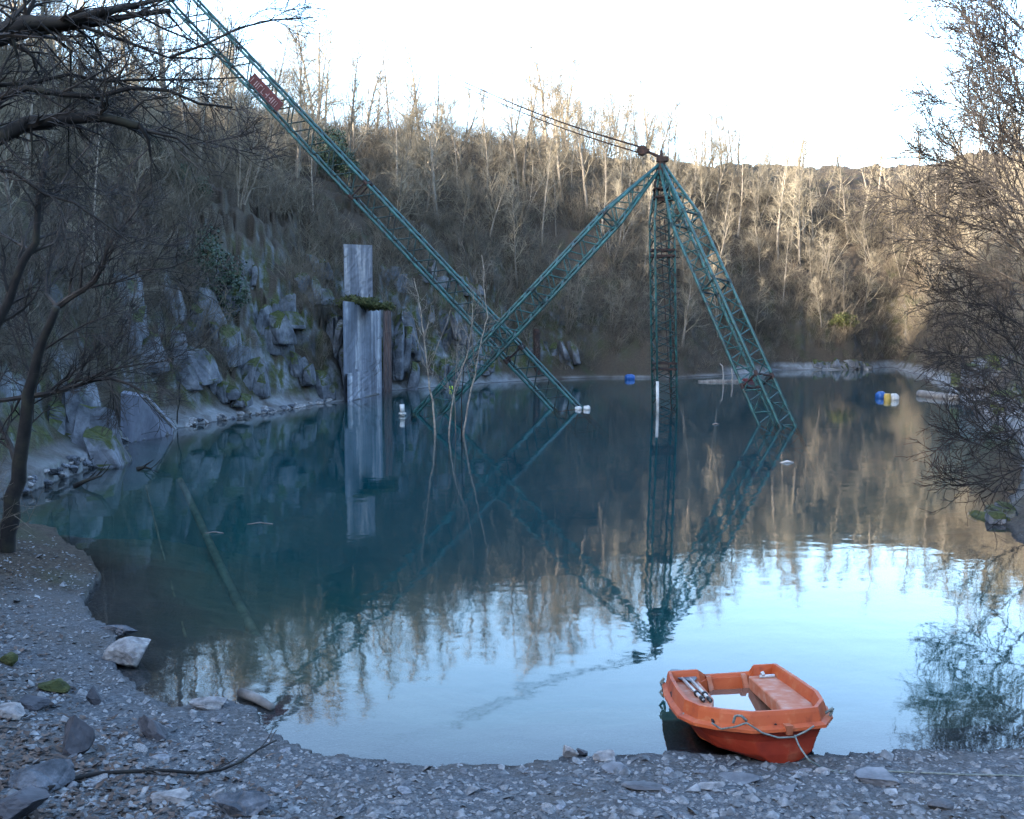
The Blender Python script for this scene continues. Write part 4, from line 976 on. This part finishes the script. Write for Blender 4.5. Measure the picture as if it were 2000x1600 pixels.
# gravel and fallen leaves as stuff
def scatter(n, seed, sizes, mat, name, flat, region, cond, lab):
    rg = np.random.default_rng(seed)
    px = rg.uniform(*region[0], n); py = region[1][0] + (region[1][1] - region[1][0]) * rg.uniform(0, 1, n)
    # approximate ground hit on the near shore by iterating the height field
    a = (px - 1000) / F; b_ = (800 - py) / F; dx = a; dy = cp + b_ * sp; dz = -sp + b_ * cp
    t = -CAMZ / dz
    for _ in range(14):
        z = np.maximum(height(dx * t, dy * t), 0); t = .5 * t + .5 * (z - CAMZ) / dz
    x, y = dx * t, dy * t; z = height(x, y); D, _a = shore(x, y); k = cond(x, y, z, D, rg); x, y, z = x[k], y[k], z[k]; n = len(x)
    base = np.array([(1, 0, 0), (.1, .9, 0), (-.9, .2, 0), (-.2, -.8, 0), (.1, .1, 1), (0, 0, -.7)]) if not flat else np.array([(1, 0, .0), (0, .55, .15), (-1, 0, 0), (0, -.55, .2)])
    Fc = np.array([(0, 1, 4), (1, 2, 4), (2, 3, 4), (3, 0, 4)] if not flat else [(0, 1, 2), (0, 2, 3)])
    V = np.repeat(base[None], n, 0) * rg.uniform(.6, 1.4, (n, len(base), 1)); s = rg.choice(sizes, n) * rg.uniform(.7, 1.3, n)
    V *= s[:, None, None]; V[:, :, 2] *= (.55 if not flat else 1)
    an = rg.uniform(0, 6.28, n); c, sn = np.cos(an)[:, None], np.sin(an)[:, None]
    tl = rg.normal(0, .35, n)[:, None]
    Vz = V[:, :, 2] + V[:, :, 0] * tl
    V = np.stack([V[:, :, 0] * c - V[:, :, 1] * sn + x[:, None], V[:, :, 0] * sn + V[:, :, 1] * c + y[:, None], Vz + z[:, None] + (s * (.1 if not flat else .3))[:, None]], 2)
    Q = (Fc[None] + (np.arange(n) * len(base))[:, None, None]).reshape(-1, 3)
    me = bpy.data.meshes.new(name); V = V.reshape(-1, 3); me.vertices.add(len(V)); me.vertices.foreach_set('co', V.ravel().astype(np.float32))
    me.loops.add(Q.size); me.loops.foreach_set('vertex_index', Q.ravel()); me.polygons.add(len(Q))
    me.polygons.foreach_set('loop_start', np.arange(len(Q)) * 3); me.polygons.foreach_set('loop_total', np.full(len(Q), 3)); me.materials.append(mat); me.update(calc_edges=True)
    o = bpy.data.objects.new(name, me); C.objects.link(o); return tag(o, lab, None, None, 'stuff')
scatter(26000, 1, [.008, .012, .018, .028], M['gravel'], 'gravel', False, ((-60, 2060), (1040, 1620)), lambda x, y, z, D, r: (D > .02) & ~((x < -3.5) & (D > 1.8) & (r.random(len(x)) < .8)), 'loose grey gravel covering the near shore')
scatter(1000, 3, [.03, .045, .06], M['gravel'], 'gravel', False, ((-60, 2060), (1040, 1620)), lambda x, y, z, D, r: (D > .05), 'coarser grey stones mixed through the near shore')
scatter(9000, 2, [.02, .03, .04], M['leaf'], 'leaf_litter', True, ((-60, 620), (1080, 1620)), lambda x, y, z, D, r: (D > .5) & (r.random(len(x)) < np.clip((D - .4) * .5, 0, 1) * np.clip((-x - 1.2) / 2.5, 0.03, 1)), 'brown fallen leaves on the left bank')
# pale stones along the left waterline
rg = np.random.default_rng(91)
for k in range(46):
    px = rg.uniform(345, 640); py = 838 - (px - 345) * .172 - rg.uniform(0, 9); p = hit(px, py, 20); s = rg.uniform(.15, .5)
    mb = rock_mb(400 + k, (s, s * .8, s * .6), 2, 9, .05, p + np.array([0, .1, .02])); tag(mb.build('shore_stone', M['pale'] if k % 3 else M['stone'], None, False, loc=p), 'pale stone in the line of stones along the left waterline', 'stone', 'pale stones along the left waterline')

for k in range(40):
    px = rg.uniform(40, 245); py = np.interp(px, (40, 150, 245), (962, 922, 868)) - rg.uniform(0, 26); p = hit(px, py, 15); s = rg.uniform(.12, .45)
    mb = rock_mb(500 + k, (s, s * .7, s * .45), 2, 9, .05, p + np.array([0, .1, .02])); tag(mb.build('shore_stone', M['pale'] if k % 2 else M['stone'], None, False, loc=p), 'rubble stone on the left shore between the bankside tree and the dark concrete slab', 'stone', 'rubble on the left shore')
# ------------------------------------------------------------ wood
def wood_tube(pts, rad_, mat, name, lab, cat, sides=9):
    mb = MB(); mb.tube(pts, rad_, sides); return tag(mb.build(name, M[mat], None, True), lab, cat)
# fallen branch over the gravel
pix = [(95, 1548), (140, 1530), (190, 1518), (260, 1514), (330, 1512), (380, 1518), (430, 1512), (470, 1495), (505, 1470), (540, 1452)]
pp = [hit(a_, b_, 4) + np.array([0, 0, .03]) for a_, b_ in pix]
fb = thing('fallen_branch', pp[3], 'long thin brown branch lying across the gravel at lower left', 'branch'); mb = MB(); mb.tube(resample(pp, .1), np.linspace(.018, .007, len(resample(pp, .1))), 7); part(mb, 'stick', M['dbark'], fb, True)
mb = MB(); r_ = np.random.default_rng(4)
for p1, q1 in spawn(r_, np.array(pp), np.linspace(.014, .007, len(pp)), 9, .3, lambda t: .3, (.4, .9), 4, .15, .03, .004): mb.tube(p1, q1, 5)
part(mb, 'side_twigs', M['dtwig'], fb)
# floating plank near the shore
a = W(470, 1358); b = W(532, 1386); wood_tube([a + np.array([0, 0, .03]), (a + b) / 2 + np.array([0, 0, .045]), b + np.array([0, 0, .02])], [.05, .05, .035], 'wood', 'floating_log', 'short grey log floating against the near left shore', 'log')
# sunken trunk and a thin sunken pole
def sunk(px, py, z): return W(px, py, z)
wood_tube(resample([sunk(352, 938, -.25), sunk(395, 1030, -.45), sunk(450, 1150, -.55), sunk(526, 1300, -.42)], .5), .085, 'sunk', 'sunken_log', 'pale straight tree trunk lying under the clear water', 'log')
wood_tube([sunk(285, 950, -.2), sunk(318, 1080, -.35), sunk(372, 1280, -.2)], .02, 'sunk', 'sunken_pole', 'thin pale pole under the water left of the sunken trunk', 'pole')
# pale post before the mast
a = W(1285, 800); wood_tube([a + np.array([0, 0, -1]), P(1284, 745, a[1])], .075, 'white', 'white_post', 'straight white post standing in the water beside the mast', 'post', 12)
# pair of grey stakes and floating planks
for px, top, lab in ((1412, 715, 'crooked grey stake left of the pair near the right stay'), (1430, 722, 'thinner grey stake right of the pair near the right stay')):
    a = W(px, 748); q = P(px - 1, top, a[1]); wood_tube([a - np.array([0, 0, 1]), (a + q) / 2 + np.array([.05, 0, 0]), q, q + np.array([-.2, 0, .18] if px == 1412 else [0, 0, .05])], [.07, .06, .05, .03], 'stake', 'stake', lab, 'stake', 7)
a = W(1366, 747); b = W(1448, 746); R = np.eye(3); mb = MB(); mb.box((a + b) / 2 + np.array([0, 0, .05]), (b[0] - a[0], .35, .16)); mb.box((a + b) / 2 + np.array([.2, .3, .14]), ((b[0] - a[0]) * .7, .25, .08))
tag(mb.build('floating_beam', M['wood'], None), 'long weathered beam floating between the mast and the right stay', 'beam')
mb = MB(); mb.box(W(1462, 745) + np.array([0, 0, .12]), (.9, .4, .22)); tag(mb.build('red_crate', M['sign'], None), 'small dull red box afloat behind the right stay', 'box')
# hollow pale log at right
a = W(1796, 773); b = W(1868, 781); mb = MB(); mb.tube(resample([a + np.array([0, 0, .12]), (a + b) / 2 + np.array([0, 0, .1]), b + np.array([0, 0, .05])], .3), .23, 12); o = tag(mb.build('drift_log', M['wood'], None, True), 'thick pale drift log lying at the right waterline', 'log')
a = W(1880, 785); b = P(1935, 735, a[1] + 1.0); mb = MB(); mb.box((a + b) / 2, (1.9, .9, .12), np.array([[.80, 0, -.60], [0, 1, 0], [.60, 0, .80]]).T @ rotz(.3)); tag(mb.build('stone_slab', M['slate'], None), 'flat blue grey slab tilted on the right bank beside the drift log', 'slab')
# barrels
def barrel(px, py, mat, lab, upright, r, L, name='barrel'):
    p = W(px, py); t = thing(name, p, lab, 'barrel', 'floating barrels'); mb = MB(); d = np.array([0, 0, 1.0]) if upright else np.array([.9, .45, 0]) / 1.006
    c = p + np.array([0, 0, .05 if upright else r * .45]); s = np.linspace(-.5, .5, 9); rr = r * np.array([.86, .97, 1, 1.03, .99, 1.03, 1, .97, .86])
    mb.tube([c + d * L * x for x in s], rr, 16); b = part(mb, 'drum', M[mat], t, True)
    mb = MB()
    for x in (-.22, .22): mb.tube([c + d * L * (x - .02), c + d * L * (x + .02)], r * 1.07, 16)
    part(mb, 'ring', M[mat], b, True)
    return t
barrel(1720, 777, 'blue', 'blue plastic barrel floating left of the yellow one', False, .25, .46)
barrel(1733, 781, 'yellow', 'yellow canister floating between the blue and the white barrel', True, .19, .6)
barrel(1746, 781, 'white', 'white round barrel floating right of the yellow canister', False, .24, .38)
barrel(1230, 741, 'blue', 'small blue barrel at the far waterline left of the mast', False, .28, .7)
barrel(881, 762, 'lime', 'yellow green canister among the flooded saplings', True, .13, .45, 'canister')
# white pole float left of the crane's left stay
a = W(786, 812); mb = MB(); q = P(785, 790, a[1]); mb.tube([a - np.array([0, 0, .3]), a + np.array([0, 0, .05])], .11, 12); mb.tube([a + np.array([0, 0, .05]), a + np.array([0, 0, .14])], .17, 12); mb.tube([a + np.array([0, 0, .14]), q], .11, 12)
tag(mb.build('marker_float', M['white'], None, True), 'upright white marker float left of the slanting left stay', 'float')
for px, py, L in ((1537, 904, .42), (508, 1024, .5), (418, 1042, .35), (1398, 829, .3)):
    a = W(px, py); mb = MB(); mb.tube([a + np.array([-L / 2, 0, .0]), a + np.array([0, 0, .03]), a + np.array([L / 2, .02, .0])], [.01, .045 if px > 1000 else .012, .012], 8)
    tag(mb.build('floating_stick', M['white'] if px == 1537 else M['wood'], None, True), {1537: 'white sliver of wood floating right of the right stay', 508: 'thin pale twig floating above the sunken trunk', 418: 'shorter thin twig floating across the sunken trunk', 1398: 'faint grey scrap floating left of the right stay'}[px], 'driftwood')
# branches in the water by the left shore
for k, (pix, lab) in enumerate((([(205, 815), (222, 840), (232, 865), (248, 886)], 'dark crooked branch dipping into the water at the left shore'), ([(268, 917), (285, 912), (296, 916)], 'small twig breaking the surface near the left shore'),
                         ([(120, 905), (150, 915), (168, 908)], 'dark log end lying on the pale left shore'), ([(345, 835), (350, 775), (352, 740)], 'thin dark pole standing at the left waterline'), ([(145, 950), (170, 938), (200, 928)], 'dark stick lying along the left waterline'))):
    Yk = hit(pix[-1 if k < 4 else 0][0], pix[-1 if k == 0 else 0][1] if k != 3 else 835, 15)[1]; r_ = np.random.default_rng(k); p, q = limb(r_, pix, (Yk, Yk), .07 if k != 3 else .03, .02, .02); mb = MB(); mb.tube(p, q, 7)
    for p1, q1 in spawn(r_, p, q, 4, .2, lambda t: .5, (.4, .9), 3, .15, .03, .01): mb.tube(p1, q1, 5)
    tag(mb.build('driftwood_branch', M['dbark'], None, True), lab, 'branch')

# ------------------------------------------------------------ rowing boat
# rim plane (bow raised on the shore, stern afloat)
def rim(px, py, dz=0.0):
    d = ray(px, py); # z = .50 + .03 (x-2.2) - .117 (y-8.65) + dz
    k0, kx, ky = .50 - .03 * 2.2 + .117 * 8.65 + dz, .03, -.117
    t = (k0 - CAMZ) / (d[2] - kx * d[0] - ky * d[1]); return np.array([d[0] * t, d[1] * t, CAMZ + d[2] * t])
RIDGE = [(1305, 1311), (1309, 1325), (1322, 1347), (1338, 1366), (1366, 1378), (1406, 1385), (1468, 1391), (1540, 1387), (1597, 1381), (1608, 1366),
         (1598, 1350), (1560, 1324), (1516, 1296), (1472, 1298), (1462, 1311), (1420, 1314), (1374, 1317), (1359, 1307)]
boat = thing('rowing_boat', rim(1450, 1345), 'faded orange plastic dinghy drawn up on the gravel shore', 'boat')
top = np.array([rim(a_, b_) for a_, b_ in RIDGE]); notch = (14, 15, 16)
for i in notch:                                           # cut-down transom: those pixels lie on a lower edge
    top[i] = rim(*RIDGE[i], dz=-.085)
n = len(top); cen = top.mean(0)
nz = np.array([-.03, .117, 1.0]); nz /= np.linalg.norm(nz)
far_c = (top[0] + top[12]) / 2; near_c = top[7]; fv = far_c - near_c; Lb = np.linalg.norm(fv); fv /= Lb; fu = np.cross(fv, nz)
def loc(p): d = p - near_c; return np.dot(d, fu), np.dot(d, fv), np.dot(d, nz)
def world(u, v, w_): return near_c + fu * u + fv * v + nz * w_
lt = np.array([loc(p) for p in top]); umid = (lt[:, 0].min() + lt[:, 0].max()) / 2
print('boat local', np.round(lt, 2).tolist(), 'len', Lb)
def ring(off, dz, keepz=True):
    out = []
    for i in range(n):
        a_, b_, c_ = lt[(i - 1) % n][:2], lt[i][:2], lt[(i + 1) % n][:2]
        t_ = c_ - a_; t_ /= np.linalg.norm(t_) + 1e-9; nn = np.array([t_[1], -t_[0]])
        if np.dot(nn, b_ - np.array([umid, .9])) < 0: nn = -nn
        q = b_ + nn * off; wz = (lt[i][2] if keepz else 0) + dz; out.append((q[0], q[1], wz))
    return np.array(out)
def toW(r): return np.array([world(*q) for q in r])
KB = loc(np.array(W(1518, 1482)) + np.array([0, 0, .02]))     # bow foot on the shore
def hullring(kx, depth):
    out = []
    for q in ring(0.0, 0, False):
        u, v = q[0], q[1]; f = np.clip(v / Lb, 0, 1)
        cx = KB[0] * (1 - f) + umid * f
        uu = cx + (u - cx) * kx; vv = v * (1 - .10 * (1 - kx)) + .04 * (1 - kx)
        out.append((uu, vv, -depth * (1 - .12 * f)))
    return np.array(out)
outer = [ring(0.0, 0), ring(.012, -.035), ring(.03, -.115), ring(.075, -.14), ring(.078, -.165), ring(.03, -.172, False) , hullring(.93, .26), hullring(.80, .38), hullring(.45, .46), hullring(.12, .49)]
outer[2][list(notch), 2] = -.115; outer[3][list(notch), 2] = -.14; outer[4][list(notch), 2] = -.165; outer[1][list(notch), 2] = np.minimum(outer[1][list(notch), 2], -.105)
for r in outer[6:]:
    fr_ = r[:, 1] < .25
inner = [ring(-.035, .0), ring(-.05, -.03), ring(-.075, -.12, False), ring(-.10, -.30, False), ring(-.13, -.36, False)]
def loft(rings, closeb=True):
    mb = MB(); V = np.vstack([toW(r) for r in rings]); Fc = []
    for k in range(len(rings) - 1):
        for i in range(n): j = (i + 1) % n; Fc.append((k * n + i, k * n + j, (k + 1) * n + j, (k + 1) * n + i))
    if closeb: Fc.append(tuple((len(rings) - 1) * n + i for i in range(n)))
    mb.add(V, Fc); return mb
part(loft([inner[0]] + outer[:6], False), 'gunwale', M['orange'], boat)
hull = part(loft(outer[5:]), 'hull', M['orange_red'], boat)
cock = part(loft(inner), 'cockpit', M['orange'], boat)
for o in (hull,):
    bv_ = o.modifiers.new('bevel', 'BEVEL'); bv_.width = .015; bv_.segments = 2; bv_.limit_method = 'ANGLE'; bv_.angle_limit = math.radians(25)
lo_u, hi_u = lt[:, 0].min() + .07, lt[:, 0].max() - .07
def bench(poly, ztop, name, zbot=-.24):
    """poly in (u, v)"""
    mb = MB(); pts = np.array([world(u, v, zbot) for u, v in poly]); mb.prism(pts, nz * (ztop - zbot)); o = part(mb, name, M['bench'], boat)
    b_ = o.modifiers.new('bevel', 'BEVEL'); b_.width = .018; b_.segments = 3; return o
# side benches follow the rim, straight inner edge
L_in = lt[0][0]; 
left_poly = [(lt[0][0] + .06, lt[0][1] - .06), (lt[1][0] + .06, lt[1][1]), (lt[2][0] + .07, lt[2][1]), (lt[3][0] + .08, lt[3][1] + .04), (lt[4][0] + .04, lt[4][1] + .08), (lt[5][0], lt[5][1] + .10), (lt[5][0] + .03, lt[5][1] + .32), (lt[2][0] + .36, .95), (lt[0][0] + .30, lt[0][1] - .05)]
right_poly = [(lt[12][0] - .06, lt[12][1] - .06), (lt[11][0] - .06, lt[11][1]), (lt[10][0] - .07, lt[10][1] - .02), (lt[9][0] - .08, lt[9][1]), (lt[8][0] - .06, lt[8][1] + .08), (lt[8][0] - .25, lt[8][1] + .10), (lt[10][0] - .36, .70), (lt[12][0] - .33, lt[12][1] - .05)]
bl = bench(left_poly, -.10, 'side_bench'); br = bench(right_poly, -.10, 'side_bench')
# bilge water
mb = MB(); zz = world(umid, Lb * .55, -.30)[2]
mw = bpy.data.materials.new('bilge_water'); mw.use_nodes = True; b_ = mw.node_tree.nodes['Principled BSDF']; b_.inputs['Base Color'].default_value = (.10, .055, .04, 1); b_.inputs['Roughness'].default_value = .04; b_.inputs['IOR'].default_value = 1.6
pw = toW(ring(-.16, -.30, False)); pw[:, 2] = zz; mb.add(pw, [tuple(range(n))]); part(mb, 'bilge_water', mw, boat)
# transom ribs
for du in (-.22, .16):
    mb = MB(); u0 = (lt[14][0] + lt[16][0]) / 2 + du; v0 = min(lt[14][1], lt[16][1])
    p0 = world(u0, v0 - .085, -.09); p1 = world(u0 + .03, v0 - .16, -.36); R = np.stack([fu, fv, nz], 1)
    mb.prism([p0 - fu * .025, p0 + fu * .025, p1 + fu * .025, p1 - fu * .025], fv * .05); part(mb, 'transom_rib', M['bench'], boat)
# bow strip under the rim
mb = MB(); p0 = np.array(P(1543, 1418, near_c[1] - .13)); p1 = np.array(P(1543, 1436, near_c[1] - .11)); mb.prism([p0 - fu * .03, p0 + fu * .03, p1 + fu * .025, p1 - fu * .025], fv * .14); part(mb, 'bow_strip', M['bench'], boat)
# grab holes and rope loops
rg = np.random.default_rng(8)
def rope(pts, r, parent, mat='rope', name='grab_line'):
    p = resample(np.array(pts), .02); mb = MB(); mb.tube(p, r, 6); return part(mb, name, M[mat], parent, True)
Fl = toW(ring(.082, -.15, False))
def catenary(a_, b_, sag, n_=12, out=-.04): return [a_ + (b_ - a_) * k / n_ - np.array([0, -out * math.sin(math.pi * k / n_) * -1, sag * math.sin(math.pi * k / n_)]) for k in range(n_ + 1)]
yb_ = Fl[6][1]
rope([P(1432, 1412, yb_ - .02), P(1436, 1398, yb_ - .03), P(1448, 1398, yb_ - .04), P(1458, 1408, yb_ - .03)], .012, boat)
rope([P(1390, 1412, Fl[5][1] - .02), P(1408, 1424, Fl[5][1] - .03), P(1435, 1420, yb_ - .03), P(1458, 1412, yb_ - .03), P(1490, 1432, yb_ - .03), P(1520, 1441, yb_ - .02), P(1550, 1440, yb_ - .02), P(1575, 1428, yb_), P(1590, 1418, yb_)], .008, boat)
rope([P(1335, 1392, Fl[3][1] - .02), P(1336, 1406, Fl[3][1] - .04), P(1345, 1404, Fl[3][1] - .04), P(1347, 1396, Fl[3][1] - .02)], .008, boat)
rope([P(1608, 1395, Fl[9][1] - .04), P(1620, 1388, Fl[9][1] - .05), P(1628, 1382, Fl[9][1] - .04), P(1622, 1396, Fl[9][1] - .04), P(1618, 1408, Fl[9][1] - .04)], .012, boat)
Yl = Fl[0][1]
mb = MB(); q = [P(1297, 1325, Yl), P(1290, 1334, Yl), P(1296, 1345, Yl), P(1289, 1352, Yl), P(1297, 1362, Yl), P(1300, 1340, Yl), P(1292, 1328, Yl)]; mb.tube(resample(q, .02), .014, 6); part(mb, 'rope_coil', M['rope'], boat, True)
mb = MB()
pass
for px, py in ((1312, 1356), (1326, 1374), (1391, 1405), (1512, 1410)):
    p = rim(px, py, -.10); mb = MB(); mb.tube([p + np.array([0, -.05, -.01]), p + np.array([0, .02, .01])], .014, 8); part(mb, 'drain_hole', M['black'], boat)
mb = MB(); p = world(lt[12][0] - .25, lt[12][1] - .17, -.085)
mb.tube([p, p + fu * .16], .018, 8); mb.tube([p + fu * .02 + nz * .02, p + fu * .05 + nz * .03], .026, 8); part(mb, 'bench_handle', M['alu'], boat)
# mooring rope down to the shore and away to the right
pts = [P(1552, 1436, yb_ - .03), P(1562, 1460, yb_ - .12), P(1580, 1485, yb_ - .3), hit(1606, 1505, 4) + np.array([0, 0, .02])] + [hit(a_, b_, 4) + np.array([0, 0, .012]) for a_, b_ in ((1640, 1512), (1700, 1508), (1780, 1511), (1880, 1516), (1960, 1517), (2060, 1522))]
mb = MB(); mb.tube(resample(pts, .05), .0085, 6); tag(mb.build('mooring_rope', M['rope'], None, True), 'thin grey rope running from the bow over the gravel to the right', 'rope')
# oars on the left bench
def oar(pa, pb, lab, wz):
    a_ = rim(*pa, dz=-.085) + nz * wz; b_ = rim(*pb, dz=-.085) + nz * wz; d = b_ - a_; L = np.linalg.norm(d); d /= L; sdv = np.cross(nz, d); sdv /= np.linalg.norm(sdv); upv = np.cross(d, sdv)
    t = thing('oar', a_, lab, 'oar', 'oars lying in the boat'); mb = MB(); mb.tube([a_ + d * L * .25, b_], .016, 10); part(mb, 'shaft', M['alu'], t, True)
    mb = MB(); pr = [(.0, .03), (.03, .06), (.15, .075), (.28, .07), (.36, .03), (.40, .018)]
    pl = [a_ + d * s * L / 1.0 * .9 + sdv * w_ for s, w_ in pr] + [a_ + d * s * L * .9 - sdv * w_ for s, w_ in pr[::-1]]
    mb.prism(pl, upv * .012); part(mb, 'blade', M['greyp'], t)
    mb = MB(); c = a_ + d * L * .80; mb.tube([c - d * .015, c + d * .02], .030, 12); part(mb, 'collar', M['black'], t, True); mb = MB(); mb.tube([b_ - d * .10, b_], .020, 10); part(mb, 'grip', M['black'], t, True)
oar((1317, 1312), (1374, 1370), 'oar lying against the left gunwale with its blade at the stern', .012)
oar((1336, 1316), (1388, 1371), 'oar nearer the middle of the boat, grey blade beside the first oar', .012)
